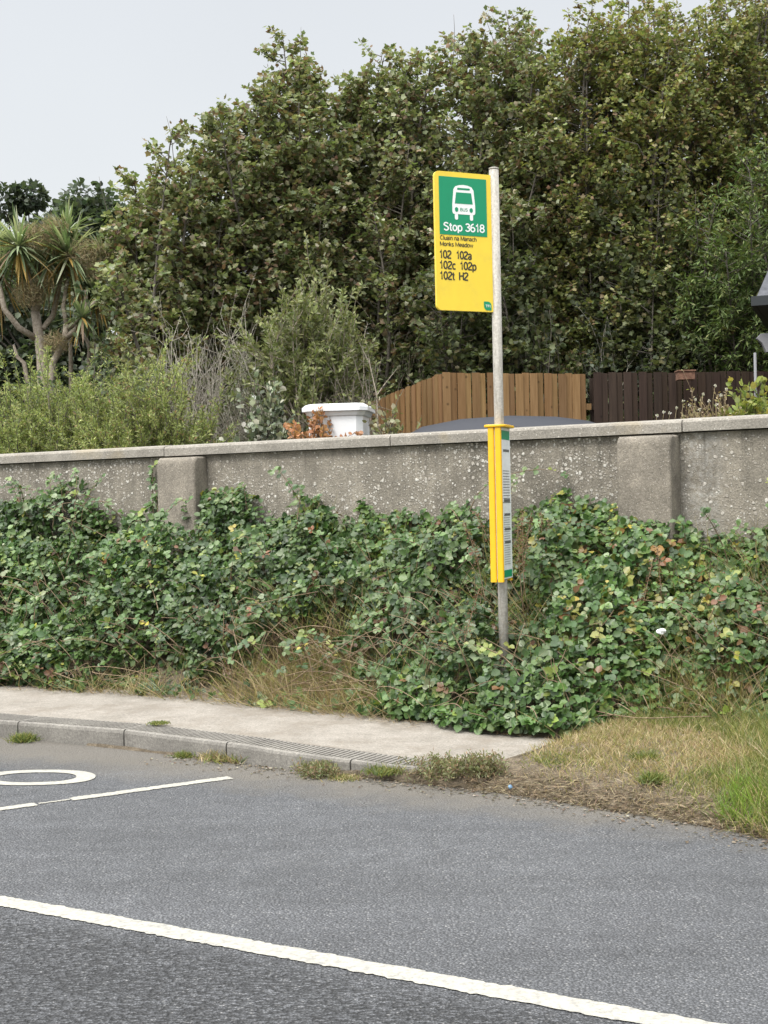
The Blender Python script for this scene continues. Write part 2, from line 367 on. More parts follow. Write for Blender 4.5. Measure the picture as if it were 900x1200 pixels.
SYCB = ([(.185, .215, .075), (.265, .275, .095), (.13, .165, .06), (.205, .155, .08), (.30, .29, .14), (.165, .105, .06)], [5, 4.5, 3.5, 2.2, 2, 1.2])
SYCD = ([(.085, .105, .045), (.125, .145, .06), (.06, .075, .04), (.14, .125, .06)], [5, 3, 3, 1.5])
DARK = ([(.05, .068, .04), (.075, .095, .055), (.04, .052, .032), (.10, .12, .07)], [5, 4, 3, 1.5])
BRIGHT = ([(.12, .175, .055), (.165, .215, .07), (.085, .125, .045), (.2, .22, .08)], [5, 3, 3, 1.2])
def curve(a, b, bow=.1, n=6, up=0):
    a, b = np.asarray(a, float), np.asarray(b, float); L = np.linalg.norm(b-a); t_ = np.linspace(0, 1, n)[:, None]
    o = rng.normal(size=3)*bow*L; o[2] += up*L
    w1 = rng.normal(size=3)*bow*.35*L
    return a+(b-a)*t_+o*(4*t_*(1-t_))*.5+w1*np.sin(t_*math.pi*2)*.5
def plume_tree(name, base, tips, palette, label, cat='tree', group=None, R=.85, leafS=(.05, .095), tmpl=PALM, start=.14,
               step=.062, nleaf=7, bark='bark', mat='leaf', trunk_r=.055, node=.09, clump=.5, upang=.62, spread=.2):
    """many-stemmed tree: each stem runs from the base to its own tip with leafy twigs set round it"""
    root = thing(name, base, label, cat, group); tr = MB(); cr = MB(); base = np.asarray(base, float)
    P = []; D = []
    for tip in tips:
        tip = np.asarray(tip, float); L = np.linalg.norm(tip-base)
        b0 = base+rng.normal(size=3)*[.25, .25, 0]
        n = 14; u = np.linspace(0, 1, n)[:, None]
        hz = (tip-b0)*[1, 1, 0]; vt = (tip-b0)*[0, 0, 1]
        path = b0+hz*(u**.75)+vt*u+np.sin(u*math.pi)*rng.normal(size=3)*spread*[1, 1, 0]+np.sin(u*7+rng.random()*6)*rng.normal(size=3)*.04
        rr = trunk_r*(1-u[:, 0])**.8*rng.uniform(.6, 1)+.006
        tr.tube(path, rr, 6)
        h = L*start
        while h < L*.995:
            f = h/L; k = f*(n-1); i = min(int(k), n-2); p = path[i]+(path[i+1]-path[i])*(k-i)
            az = rng.random()*2*math.pi; ln = (R*1.15*(1-f)**.38*min(1, (f+.15)*1.6)+.15)*rng.uniform(.45, 1.15)
            d = np.array([math.cos(az), math.sin(az), upang*rng.uniform(.5, 1.6)]); d /= np.linalg.norm(d)
            q = p+d*ln; tw = np.array([p, (p+q)/2+rng.normal(size=3)*.06*ln-[0, 0, .05*ln], q])
            tr.tube(tw, [.009, .006, .003], 3, cap=False)
            m = max(1, int(ln/node*.8)); 
            for j in range(m+1):
                g_ = .3+.7*(j+rng.random()*.6)/(m+.6); c = p+(q-p)*min(g_, 1.03)
                kk = nleaf+(2 if j == m else 0)
                dd = rng.normal(size=(kk, 3))*[1, 1, .6]+d*.5; dd = nrm(dd)
                P.append(c+dd*rng.uniform(.01, .09, (kk, 1))); D.append(dd)
            h += step*rng.uniform(.6, 1.4)
    for tip in tips[:2]:                                # bare leading shoots above the leaves
        q = np.asarray(tip, float)+rng.normal(size=3)*[.25, .2, .1]; tr.tube(curve(q-[rng.normal()*.1, 0, .7], q+[rng.normal()*.08, 0, rng.uniform(.0, .15)], .05, 5), np.linspace(.007, .002, 5), 4)
    P = np.vstack(P); D = np.vstack(D); n = len(P)
    g_ = vnoise(P, 1.25)+.55*vnoise(P+5, 3.1); kq = ~((g_ < -.22) & (rng.random(n) < clump)); P, D = P[kq], D[kq]; n = len(P)
    D[:, 2] -= rng.uniform(-.2, .9, n); D = nrm(D)
    Nn = np.array([0, 0, 1.])+rng.normal(size=(n, 3))*.55
    # clump tone drift is a property of the leaves (age, species), not of the light
    C = pal(n, *palette)*(1+.16*vnoise(P, 1.1))[:, None]
    leaves(cr, P, D, Nn, rng.uniform(*leafS, n), tmpl, C)
    tr.build('trunk', M[bark], root, True); cr.build('crown', M[mat], root, True)
    return root
def bush(name, base, rad, H, label, palette=None, nst=40, tmpl=LANCE, leafS=(.04, .07), per=40, bark='bark', mat='needle', cat='shrub',
         group=None, top=.2, wx=1., leaf_from=.45, stem_r=.014, sub=4, subL=.35, flat=0, droop=.0, upb=1.0, twist=.10, above=0.):
    """stems fan out from the base to an uneven dome; side twigs; leaves set along the outer part"""
    root = thing(name, base, label, cat, group); tr = MB(); cr = MB(); base = np.asarray(base, float)
    rx, ry = rad if isinstance(rad, tuple) else (rad, rad); P = []; D = []
    for i in range(nst):
        a = rng.random()*2*math.pi; e = math.acos(rng.uniform(top*.4, 1)); k = rng.uniform(.78, 1.04)
        dirn = np.array([math.cos(a)*math.sin(e)*rx, math.sin(a)*math.sin(e)*ry, math.cos(e)*H])
        tip = base+dirn*k; st0 = base+np.array([rng.normal()*rx*.15, rng.normal()*ry*.15, 0])
        pth = curve(st0, tip, twist, 7, up=.06*upb); tr.tube(pth, np.linspace(stem_r, .003, 7), 4, cap=False)
        L = np.linalg.norm(tip-st0)
        tw = [pth]
        for j in range(sub):
            f = rng.uniform(.3, .95); q = pth[int(f*6)]; d = nrm(nrm(tip-st0)+rng.normal(size=3)*.55+[0, 0, .2])
            s2 = curve(q, q+d*L*subL*rng.uniform(.5, 1.1), twist*.9, 4); tr.tube(s2, np.linspace(stem_r*.4, .002, 4), 3, cap=False); tw.append(s2)
        for q in tw:
            n = int(per*(1.3 if q is pth else .8)); lo = leaf_from if q is pth else .1
            f = rng.uniform(lo, 1, n)*(len(q)-1); ii = np.minimum(f.astype(int), len(q)-2); fr = (f-ii)[:, None]
            c = q[ii]+(q[ii+1]-q[ii])*fr; ax = nrm(q[ii+1]-q[ii]); d = nrm(ax*.8+rvec(n)*.9)
            P.append(c+d*.01); D.append(d)
    tr.build('stems', M[bark], root, True)
    if palette:
        P = np.vstack(P); D = np.vstack(D)
        if above: kq = (((P[:, 2]-base[2])/H+.12*vnoise(P, 3.)) > above) | (rng.random(len(P)) < .10); P, D = P[kq], D[kq]
        D[:, 2] -= droop; n = len(P)
        C = pal(n, *palette)*(1+.15*vnoise(P, 2.2))[:, None]
        leaves(cr, P, D, rvec(n)+[0, 0, .8], rng.uniform(*leafS, n), tmpl, C, wx)
        cr.build('crown', M[mat], root, True)
    return root

# ------------------------------------------------------------ SETTING
TW = 10.1                                             # wall face, metres from the eye across the road
g = MB(); g.grid(np.array([[RD(s, t_, -.03) for s in (-400, 400)] for t_ in (-400, 400)])[:, ::-1]); tag(g.build('ground', M['verge']), kind='structure')
# road edge (from left to right), in road coordinates
edge_px = [(0, 864), (145, 880), (250, 892), (330, 902), (450, 915), (600, 933), (700, 949), (820, 969), (900, 986)]
EG = [st(gz(*p)) for p in edge_px]; EG = [(-60, EG[0][1]+.5), (-14, EG[0][1]+.35)] + EG + [(EG[-1][0]+3, EG[-1][1]-.1), (60, EG[-1][1]-.2)]
ES, ET = np.array(EG).T
def edge_t(s): return np.interp(s, ES, ET)
ss = np.unique(np.concatenate([[-60, -30, 60, 30], np.linspace(-14, 6, 120)]))
r = MB(); V = np.array([[RD(s, t_, .004 if True else 0) for s in ss] for t_ in (-6,)]+[[RD(s, edge_t(s)+.02, .004) for s in ss]])
r.grid(V[::1]); road = tag(r.build('road', M['asphalt']), kind='structure')
def strip(mb, A, B, wd, z=.008, gap=None, n=160):
    """painted band between two ground points, with slightly ragged edges"""
    A, B = np.array(A[:2]), np.array(B[:2]); d = (B-A)/np.linalg.norm(B-A); p = np.array([-d[1], d[0]])
    u = np.linspace(0, 1, n); c = A+(B-A)*u[:, None]
    j1 = wd/2+rng.normal(size=n)*.0032+.004*vnoise(np.c_[c*1., c[:, :1]*0], 9); j2 = wd/2+rng.normal(size=n)*.0032+.004*vnoise(np.c_[c*1., c[:, :1]*0+3], 9)
    V = np.array([np.c_[c+p*j1[:, None], np.full(n, z)], np.c_[c-p*j2[:, None], np.full(n, z)]])
    if gap:
        k0, k1 = int(gap[0]*n), int(gap[1]*n); mb.grid(V[::-1, :k0]); mb.grid(V[::-1, k1:])
    else: mb.grid(V[::-1])
cl = MB(); ca, cb = gz(-0, 1057.5), gz(800, 1203); dv = (cb-ca)/np.linalg.norm(cb-ca)
strip(cl, ca-dv*14, cb+dv*9, .112, n=1500); cl.build('centre_line', M['roadpaint'], road)
bl = MB(); ba, bb = gz(0, 949.5), gz(270, 912.5); dv = (bb-ba)/np.linalg.norm(bb-ba)
strip(bl, ba, bb, .08, gap=(.15, .29), n=140); q0, q1 = ba+(bb-ba)*.155, ba+(bb-ba)*.285; strip(bl, q0, q1, .028, n=30); strip(bl, ba-dv*3.5, ba-dv*.001, .085, n=200); bl.build('bay_line', M['roadpaint'], road)
# end of the painted letter O, lying along the road
ol = MB(); n = 90; oc = gz(42, 912.3); oa = gz(112, 911)-oc; ob = gz(44, 903.6)-oc; th = np.linspace(0, 2*math.pi, n); k_ = 2.3
cx_, sx_ = np.sign(np.cos(th))*abs(np.cos(th))**(2/k_), np.sign(np.sin(th))*abs(np.sin(th))**(2/k_); la, lb = np.linalg.norm(oa), np.linalg.norm(ob)
V = np.array([[oc+oa*c*(1-i*.115/la)+ob*s_*(1-i*.085/lb)+Zd*.008 for c, s_ in zip(cx_, sx_)] for i in (1, 0)]); ol.grid(V[::-1]); ol.build('painted_letter', M['roadpaint'], road)

# kerb stones with ribbed tops, pavement behind
kpx = [(0, 845), (145, 856), (265, 871), (330, 879), (450, 889), (560, 894)]
KP = [st(gz(x, y, .12)) for x, y in kpx]; KP = [(KP[0][0]-12, KP[0][1]+.3)]+KP
KS, KT = np.array(KP).T
def kerb_t(s): return np.interp(s, KS, KT)
s_end = KP[-1][0]; bpx = [(0, 806), (150, 812), (300, 826), (450, 842), (560, 852), (632, 872)]
BP = [st(gz(x, y, .125)) for x, y in bpx]; BP = [(BP[0][0]-12, BP[0][1]+.2)]+BP; BS, BT = np.array(BP).T
pe = BP[-1][0]
def ktop(s): return .125-.045*np.clip((s-(KP[4][0]-.3))/1.2, 0, 1)
pv = MB(); us = np.unique(np.concatenate([np.linspace(KS[0], -8, 14), np.linspace(-8, pe, 110)]))
rows = []
KW = .25
def front(s): return kerb_t(s)+KW if s < s_end else kerb_t(s_end)+KW+(np.interp(s, BS, BT)-kerb_t(s_end)-KW)*np.clip((s-s_end)/(pe-s_end+.001), 0, 1)**2.0
NV = 26
for k in range(NV):
    f = k/(NV-1); rows.append([RD(s, front(s)+(max(np.interp(s, BS, BT)+.35, front(s)+.02)-front(s))*f, ktop(s)-.004*0+.006*vnoise([[s, f*3, 0]], 1.3)[0]-.001) for s in us])
pv.grid(np.array(rows)[::-1]); rows0 = [[RD(s, front(s), -.05) for s in us], rows[0]]; pv.grid(np.array(rows0)[::-1])
tag(pv.build('pavement', M['pavement']), kind='structure')
kb = thing('kerb', RD(KS[0], KT[0], 0), None, None); del kb['_loc']; kb['_loc'] = [0, 0, 0]; kb.location = (0, 0, 0); kb['kind'] = 'structure'
j0 = KP[2][0]; SL = KP[3][0]-KP[2][0]; s = j0-SL*11
while s < s_end-.05:
    e_ = min(s+SL, s_end); k = MB(); a, b = s+.006, e_-.006; m = 14; U = np.linspace(a, b, m)
    prof = [(0.0, -.08), (0.0, .10), (.006, .118), (.02, .125), (KW, .125), (KW, -.08)]
    V = np.array([[RD(q, kerb_t(q)+o, z if z < 0 else z*ktop(q)/.125) for o, z in prof] for q in U]); k.grid(V)
    k.ngon(V[0][::-1]); k.ngon(V[-1])
    q = a+.02
    while q < b-.03:                                   # moulded ribs across the top
        P0 = RD(q, kerb_t(q)+.03, ktop(q)-.001); tt = Ud*.018
        k.box(P0, tt, Nd*(KW-.05), Zd*.0055); q += .036
    k.build('kerb_stone', M['kerb'], kb, bevel=0); s = e_

# bank surface in road coordinates; the soil core sits under the growth
TOPS = np.array([(-13., 1.85), (-10.4, 1.78), (-9.6, 1.86), (-8.8, 1.70), (-8.0, 1.72), (-7.2, 1.72), (-6.7, 1.78), (-6.2, 1.68), (-5.9, 1.62), (-5.4, 1.55), (-4.9, 1.66), (-4.2, 1.60), (-3.8, 1.42), (-3.3, 1.40), (-2.8, 1.48), (-2.3, 1.52), (-1.5, 1.5), (3, 1.45)])
def top_z(s): return np.interp(s, TOPS[:, 0], TOPS[:, 1])
FR = [(a, b) for a, b in zip(BS[:-1], BT[:-1])]+[st(gz(640, 862, .1)), st(gz(760, 842, .15)), st(gz(900, 850, .15)), (6, 7.3)]
FS, FT = np.array(FR).T
def foot_t(s): return np.interp(s, FS, FT)
def core_z(s, f): return .07+np.maximum(top_z(s)-.78, .25)*f**1.15
def bank_z(s, t_):
    f = np.clip((t_-foot_t(s))/(TW-foot_t(s)), 0, 1)
    return .12+(top_z(s)-.12)*np.clip(f, 0, 1)**.62*1.0
us = np.linspace(-16, 6, 180); rows = []
for k in range(30):
    f = k/29; rows.append([RD(s, foot_t(s)-.02+(TW+.02-foot_t(s))*f, float(core_z(s, f))+.03*vnoise([[s, f*2, 1]], 2.)[0]*(f > 0)) for s in us])
bk = MB(); bk.grid(np.array(rows)[::-1]); tag(bk.build('earth_bank', M['soil'], smooth=True), kind='structure')
# verge beside the pavement end, and a line of silt along the road edge
vg = MB(); rows = []; us = np.unique(np.concatenate([np.linspace(KP[2][0]-.3, 8, 220), [s_end-.002, s_end+.002]]))
def verge_lo(s): return edge_t(s)+.01
def verge_hi(s):
    s = np.asarray(s, float); a = kerb_t(s)+.004; f_ = np.clip((s-s_end)/(pe-s_end), 0, 1)**2.
    return np.where(s < s_end, a, np.where(s < pe, kerb_t(s_end)+KW+(np.interp(s, BS, BT)-kerb_t(s_end)-KW)*f_+.02, foot_t(s)+.3))
def verge_z(s, f, s0=KP[4][0]):
    m = np.clip((s-s0)/.8, 0, 1)
    w_ = np.clip((s-pe+.25)/.5, 0, 1); return .0+(.055+.105*w_)*(1-np.exp(-f*7))*(.35+.65*m)+.015*vnoise([[s*1.0, f*3, 5]], 3.3)[0]+.008*vnoise([[s, f*3, 9]], 9)[0]-.01
for k in range(34):
    f = (k/33)**1.4; rows.append([RD(s, verge_lo(s)+(verge_hi(s)-verge_lo(s))*f, verge_z(s, f)) for s in us])
vg.grid(np.array(rows)[::-1]); tag(vg.build('verge', M['soil'], smooth=True), kind='structure')
# garden behind the wall
gd = MB(); gd.grid(np.array([[RD(s, t_, 1.05+.012*(t_-TW)) for s in np.linspace(-120, 60, 40)] for t_ in (TW+.2, TW+5, TW+12, TW+30, TW+200)])[::-1])
tag(gd.build('garden_ground', M['garden']), kind='structure')

# ------------------------------------------------------------ boundary wall
wl = thing('boundary_wall', RD(-4, TW, 0), 'long grey roughcast garden wall with concrete coping above the brambles', 'wall')
WZ = 2.085
m_ = MB(); m_.box(RD(-30, TW, -.2), Ud*42, Nd*.2, Zd*(WZ+.2)); m_.build('wall_body', M['roughcast'], wl)
CP = TW-.055
cj = [st(on_t(x, y, CP))[0] for x, y in ((192, 525), (457, 513), (799, 494))]; print('coping joints', cj)
js = [cj[0]-(cj[1]-cj[0])*k for k in range(8, 0, -1)]+cj+[cj[2]+(cj[2]-cj[1])*k for k in range(1, 4)]
for a, b in zip(js[:-1], js[1:]):
    k = MB(); U = np.linspace(a+.005, b-.005, 9); prof = [(0, .004), (0, .075), (.012, .092), (.05, .10), (.155, .112), (.27, .10), (.31, .085), (.31, .004)]
    dz = rng.normal()*.003
    V = np.array([[RD(q, CP+o, WZ+z+dz) for o, z in prof] for q in U]); k.grid(V); k.ngon(V[0][::-1]); k.ngon(V[-1])
    k.grid(V[:, [7, 0]]); k.build('coping_stone', M['coping'], wl)
for xa, xb, w2, ya in ((183, 227, .20, 540), (722, 785, .23, 516)):
    tf = TW-w2; sa, sb = st(on_t(xa, ya, tf))[0], st(on_t(xb, ya, tf))[0]; zt = WZ-.012
    k = MB(); r_ = .035
    prof = [(0.0, zt-.075), (.012, zt-.03), (.04, zt-.004), (w2-.003, zt)]
    U = [sa, sa+.012, sb-.02, sb-.006, sb]
    off = [.012, 0, 0, .004, .02]
    V = []
    for o, z in [(0, -.1)]+prof:
        V.append([RD(u, tf+o+(of if o < .05 else 0), z-(of*.8 if z > 1 else 0)) for u, of in zip(U, off)])
    V = np.array(V); k.grid(V[::-1])
    for side in (0, -1):
        col_ = V[:, side]; back = np.array([RD(st(c)[0], TW-.003, c[2]) for c in col_]); gg = np.array([col_, back]); k.grid(gg if side == 0 else gg[::-1])
    k.build('pier', M['pier'], wl, True)

# ------------------------------------------------------------ bus stop
PD = 9.5; ptop = at(578.5, 197, PD); pbase = np.array([at(590, 800, PD)[0], PD, .12]); print('pole', ptop, at(590, 800, PD))
pbase[0] = ptop[0]
bs = thing('bus_stop', pbase, 'yellow and green bus stop flag on a tall grey post standing in the brambles', 'bus stop')
bs['label'] = 'yellow and green bus stop flag on a tall grey post standing in the brambles'
k = MB(); k.tube([pbase-[0, 0, .3], pbase+[0, 0, 1], pbase+[0, 0, 2], [ptop[0], PD, ptop[2]-.012]], .0335, 28); k.build('post', M['post'], bs, True)
k = MB(); k.tube([[ptop[0], PD, ptop[2]-.011], [ptop[0], PD, ptop[2]-.001], [ptop[0], PD, ptop[2]+.003]], [.035, .035, .026], 28); k.build('post_cap', M['post'], bs, True)
# flag frame
aP = nrm(np.array([.918, .397, 0.])); nP = np.array([aP[1], -aP[0], 0])
O = at(577.2, 366, PD-.012); FWd = .432; FH = 165.5/FPX*PD*.985
O = O-aP*FWd; FHz = at(508, 200, O[1])[2]-O[2]; FH = FHz; print('flag', FWd, FH, px(O), px(O+Zd*FH), px(O+aP*FWd), px(O+aP*FWd+Zd*FH))
def fp(x, y, d=0): return O+aP*x+Zd*y+nP*d
def rrect(x0, y0, x1, y1, rs, n=6):
    pts = []
    for (cx, cy, a0), r in zip(((x0, y0, math.pi), (x1, y0, 1.5*math.pi), (x1, y1, 0), (x0, y1, .5*math.pi)), rs):
        sx = 1 if cx == x0 else -1; sy = 1 if cy == y0 else -1
        if r == 0: pts.append((cx, cy)); continue
        for i in range(n+1):
            a = a0+i/n*math.pi/2; pts.append((cx+sx*r+r*math.cos(a), cy+sy*r+r*math.sin(a)))
    return pts
fl = MB(); R_ = .035; fl.prism([fp(x, y, -.012) for x, y in rrect(0, 0, FWd, FH, (R_, .004, .004, R_))], nP*.024)
flag = fl.build('sign_panel', M['yellow'], bs)
k = MB(); k.prism([fp(x, y, .0125) for x, y in rrect(.032, .545*FH, FWd-.036, FH-.035, (.002,)*4)], nP*.0015); k.build('green_field', M['green'], flag)
for zf in (.12, .5, .88):
    k = MB(); k.box(fp(FWd-.03, zf*FH-.017, -.028), aP*.045, nP*.012, Zd*.034); k.build('clamp', M['post'], bs)
def arc(cx, cy, rx, ry, a0, a1, n=9):
    return [(cx+rx*math.cos(math.radians(a)), cy+ry*math.sin(math.radians(a))) for a in np.linspace(a0, a1, n)]
def glyph(c):
    """centre-line strokes of a plain grotesque letter: (advance width, strokes), capital height 1, x height .72"""
    x = .70
    G = {
     '0': (.50, [arc(.25, .5, .19, .46, 90, 450, 20)]), '1': (.42, [[(.06, .74), (.2, .82), (.24, 1), (.24, 0)]]),
     '2': (.50, [arc(.25, .74, .19, .22, 165, -25, 10)+[(.08, .22), (.05, .04)], [(.05, .045), (.46, .045)]]),
     '3': (.50, [arc(.24, .75, .18, .21, 160, -80, 10)+[(.2, .53)], [(.2, .53)]+arc(.24, .28, .20, .24, 85, -160, 12)]),
     '6': (.50, [arc(.25, .30, .19, .26, 0, 360, 18), arc(.32, .52, .26, .44, 85, 200, 9)]), '8': (.50, [arc(.25, .74, .165, .215, 0, 360, 16), arc(.25, .28, .195, .245, 0, 360, 18)]),
     'S': (.56, [arc(.28, .74, .2, .22, 25, 200, 9)+arc(.28, .27, .21, .24, 50, -160, 12)]),
     'H': (.60, [[(.08, 0), (.08, 1)], [(.52, 0), (.52, 1)], [(.08, .53), (.52, .53)]]),
     'C': (.58, [arc(.30, .5, .23, .46, 40, 320, 18)]), 'M': (.74, [[(.08, 0), (.08, 1)], [(.66, 0), (.66, 1)], [(.09, .96), (.37, .12), (.65, .96)]]),
     'T': (.52, [[(.26, 0), (.26, .96)], [(.02, .95), (.50, .95)]]), 'F': (.5, [[(.08, 0), (.08, 1)], [(.08, .95), (.46, .95)], [(.08, .53), (.42, .53)]]), 'I': (.2, [[(.1, 0), (.1, 1)]]),
     'B': (.58, [[(.08, 0), (.08, 1)], [(.08, .95), (.3, .95)]+arc(.3, .74, .18, .21, 90, -90, 8)+[(.08, .53)], [(.3, .53)]+arc(.3, .285, .21, .24, 90, -90, 8)+[(.08, .045)]]),
     'U': (.58, [[(.08, 1), (.08, .3)]+arc(.29, .27, .21, .23, 180, 360, 10)+[(.5, 1)]]),
     'a': (.48, [arc(.22, x-.17, .16, .16, 165, 10, 8)+[(.38, .0)], arc(.22, .19, .16, .16, 60, 300, 12)+[(.38, .16)], [(.22, .36), (.38, .40)]]),
     'c': (.44, [arc(.24, x/2, .18, x/2-.02, 45, 315, 12)]), 'd': (.50, [arc(.24, x/2, .18, x/2-.02, 0, 360, 16), [(.42, 0), (.42, 1)]]), 'p': (.50, [arc(.26, x/2, .18, x/2-.02, 0, 360, 16), [(.08, x), (.08, -.26)]]),
     'e': (.48, [[(.06, x/2)]+[(.42, x/2)]+arc(.24, x/2, .18, x/2-.02, 0, 310, 14)]), 'h': (.48, [[(.08, 0), (.08, 1)], arc(.24, x-.2, .16, .18, 180, 0, 9)+[(.40, 0)]]),
     'n': (.48, [[(.08, 0), (.08, x)], arc(.24, x-.2, .16, .18, 180, 0, 9)+[(.40, 0)]]), 'u': (.48, [[(.08, x), (.08, .2)]+arc(.24, .2, .16, .18, 180, 360, 9), [(.40, x), (.40, 0)]]),
     'i': (.20, [[(.1, 0), (.1, x)], [(.1, .86), (.1, 1)]]), 'l': (.20, [[(.1, 0), (.1, 1)]]), 'k': (.45, [[(.08, 0), (.08, 1)], [(.38, x), (.1, .27)], [(.18, .38), (.4, 0)]]),
     'o': (.48, [arc(.24, x/2, .18, x/2-.02, 0, 360, 16)]), 's': (.42, [arc(.21, x-.18, .14, .155, 30, 210, 8)+arc(.21, .17, .15, .15, 45, -155, 9)]),
     't': (.32, [[(.14, .92), (.14, .14), (.18, .05), (.29, .04)], [(.02, x-.03), (.28, x-.03)]]), 'w': (.62, [[(.04, x), (.18, .03), (.31, x-.06), (.44, .03), (.58, x)]]), ' ': (.26, [])}
    return G[c]
def text(parent, name, mat, s_, x0, y0, h, wd, d, bold=.14, frame=fp):
    """a line of lettering with its lower left at x0,y0, capital height h and total width wd"""
    tot = sum(glyph(c)[0] for c in s_); kx = wd/tot; mb = MB(); cx = 0; lay = 0
    for c in s_:
        w_, strokes = glyph(c)
        for pts in strokes:
            P_ = np.array(pts, float); P_ = np.c_[(P_[:, 0]+cx)*kx, P_[:, 1]*h]; T_ = np.gradient(P_, axis=0); 
            seg = np.diff(P_, axis=0); seg /= np.linalg.norm(seg, axis=1)[:, None]+1e-9; closed = np.allclose(P_[0], P_[-1])
            a_ = np.vstack([seg[-1:] if closed else seg[:1], seg]); b_ = np.vstack([seg, seg[:1] if closed else seg[-1:]]); m_ = a_+b_; m_ /= np.linalg.norm(m_, axis=1)[:, None]+1e-9
            sc_ = 1/np.clip((m_*a_).sum(1), .6, 1); nn_ = np.c_[-m_[:, 1], m_[:, 0]]*(bold*h/2*sc_)[:, None]; lay = (lay+1) % 4; dd = d+lay*.00012
            mb.grid(np.array([[frame(x0+p[0]+o[0], y0+p[1]+o[1], dd) for p, o in zip(P_, nn_)], [frame(x0+p[0]-o[0], y0+p[1]-o[1], dd) for p, o in zip(P_, nn_)]]))
        cx += w_
    return mb.build(name, mat, parent)
# positions measured on the flag (zoomed view: 370 wide, 945 tall)
def fx(u): return u/370*FWd
def fy(v): return (1-v/945)*FH
text(flag, 'stop_number', M['white'], 'Stop 3618', fx(50), fy(402), .055, fx(272), .0155, .175)
text(flag, 'stop_name', M['black'], 'Cluain na Manach', fx(28), fy(466), .029, fx(240), .0135, .17)
text(flag, 'stop_name', M['black'], 'Monks Meadow', fx(26), fy(508), .029, fx(218), .0135, .17)
for s_, u, v, wd_ in (('102', 22, 592, 78), ('102a', 132, 592, 102), ('102c', 22, 664, 106), ('102p', 155, 664, 108), ('102t', 22, 736, 98), ('H2', 146, 736, 62)):
    text(flag, 'route_number', M['black'], s_, fx(u), fy(v), .054, fx(wd_), .0135, .185)
# emblem in the corner: a leaf-shaped green badge with rounded opposite corners
bx0, by0, bw = fx(308), fy(935), .058
k = MB(); k.prism([fp(x, y, .0125) for x, y in rrect(bx0, by0, bx0+bw, by0+bw*1.05, (.028, .004, .028, .004))], nP*.0015); em = k.build('emblem', M['green'], flag)
text(flag, 'emblem_lettering', M['white'], 'TFI', bx0+.010, by0+.020, .018, .040, .0155, .17)
# bus symbol
bxL, bxR = fx(112), fx(262); bm = (bxL+bxR)/2; bw_ = bxR-bxL; yT, yB = fy(85), fy(325)
H_ = yT-yB
def bp(pts, d, th, mb): mb.prism([fp(bm+x*bw_, yB+y*H_, d) for x, y in pts], nP*th)
def rr(x0, y0, x1, y1, r): 
    rx = r; ry = r*bw_/H_; out = []
    for cx, cy, a0 in ((x0+rx, y0+ry, math.pi), (x1-rx, y0+ry, 1.5*math.pi), (x1-rx, y1-ry, 0), (x0+rx, y1-ry, .5*math.pi)):
        for i in range(6): a = a0+i/5*math.pi/2; out.append((cx+rx*math.cos(a), cy+ry*math.sin(a)))
    return out
body = [(-.40, .16), (.40, .16), (.47, .17), (.50, .22), (.50, .42), (.44, .86), (.36, .945), (.2, .985), (0, 1), (-.2, .985), (-.36, .945), (-.44, .86), (-.50, .42), (-.50, .22), (-.47, .17)]
k = MB(); bp(body, .0145, .001, k); bp(rr(-.40, 0, -.26, .2, .06), .0142, .001, k); bp(rr(.26, 0, .40, .2, .06), .0142, .001, k); bus = k.build('bus_symbol', M['white'], flag)
k = MB(); bp([(-.39, .46), (.39, .46), (.33, .78), (-.33, .78)], .0158, .0008, k)
for cx in (-.32, .32): bp([(cx+.075*math.cos(a), .29+.075*bw_/H_*1.25*math.sin(a)) for a in np.linspace(0, 2*math.pi, 16, endpoint=False)], .0158, .0008, k)
bp(rr(-.28, .855, .28, .91, .04), .0158, .0008, k); k.build('symbol_window', M['green'], flag)
text(flag, 'bus_lettering', M['green'], 'BUS', bm-.17*bw_, yB+.25*H_, .085*H_*1.05, .34*bw_, .0166, .14)
# timetable case clasped round the post, seen almost edge on
dC = np.array([math.sin(math.radians(20)), math.cos(math.radians(20)), 0]); aC = np.array([dC[1], -dC[0], 0])
cc = np.array([ptop[0], PD, 0]); cz1 = at(585, 500, PD)[2]; cz0 = at(590, 681, PD)[2]; Dp = .135; Wc = .046
cs = thing('x', (0, 0, 0), None, None); bpy.data.objects.remove(cs)
def cp_(a, d, z): return cc+aC*a+dC*d+Zd*z
k = MB(); k.box(cp_(-Wc+.004, -Dp+.012, cz0+.02), aC*(2*Wc-.008), dC*(2*Dp-.024), Zd*(cz1-cz0-.03)); case = k.build('timetable_case', M['paper'], bs)
def channel(a0, a1, name='case_frame'):
    for d0, s_ in ((-Dp, 1), (Dp-.03, .85)):
        k = MB(); x0 = cp_(a0, d0, cz0); pr = rrect(0, 0, a1-a0, .030, (.010,)*4, 3)
        k.prism([cc+aC*(a0+x)*s_+dC*(d0-.005+y)+Zd*cz0 for x, y in pr], Zd*(cz1-cz0-.01)); k.build(name, M['yellow_frame'], case, True if False else False)
channel(-Wc-.001, -.003); channel(.003, Wc+.001)
k = MB(); k.prism([cc+aC*x+dC*y+Zd*(cz1-.009) for x, y in rrect(-.078, -Dp-.015, .078, Dp+.015, (.045,)*4, 8)], Zd*.018); k.build('case_lid', M['yellow_frame'], case, bevel=.005)
def cf(x, y, d): return cc+aC*(Wc-.004+d)+dC*(-Dp+.03+x)+Zd*(cz0+y)
CW = 2*Dp-.06; CH = cz1-cz0-.03
def cq(mb, x0, y0, x1, y1, d=.001): mb.prism([cf(x, y, d) for x, y in ((x0, y0), (x1, y0), (x1, y1), (x0, y1))], aC*.0006)
for ya, yb in ((CH-.062, CH), (.03, .08)): k = MB(); cq(k, 0, ya, CW, yb); k.build('timetable_band', M['green'], case)
k = MB()
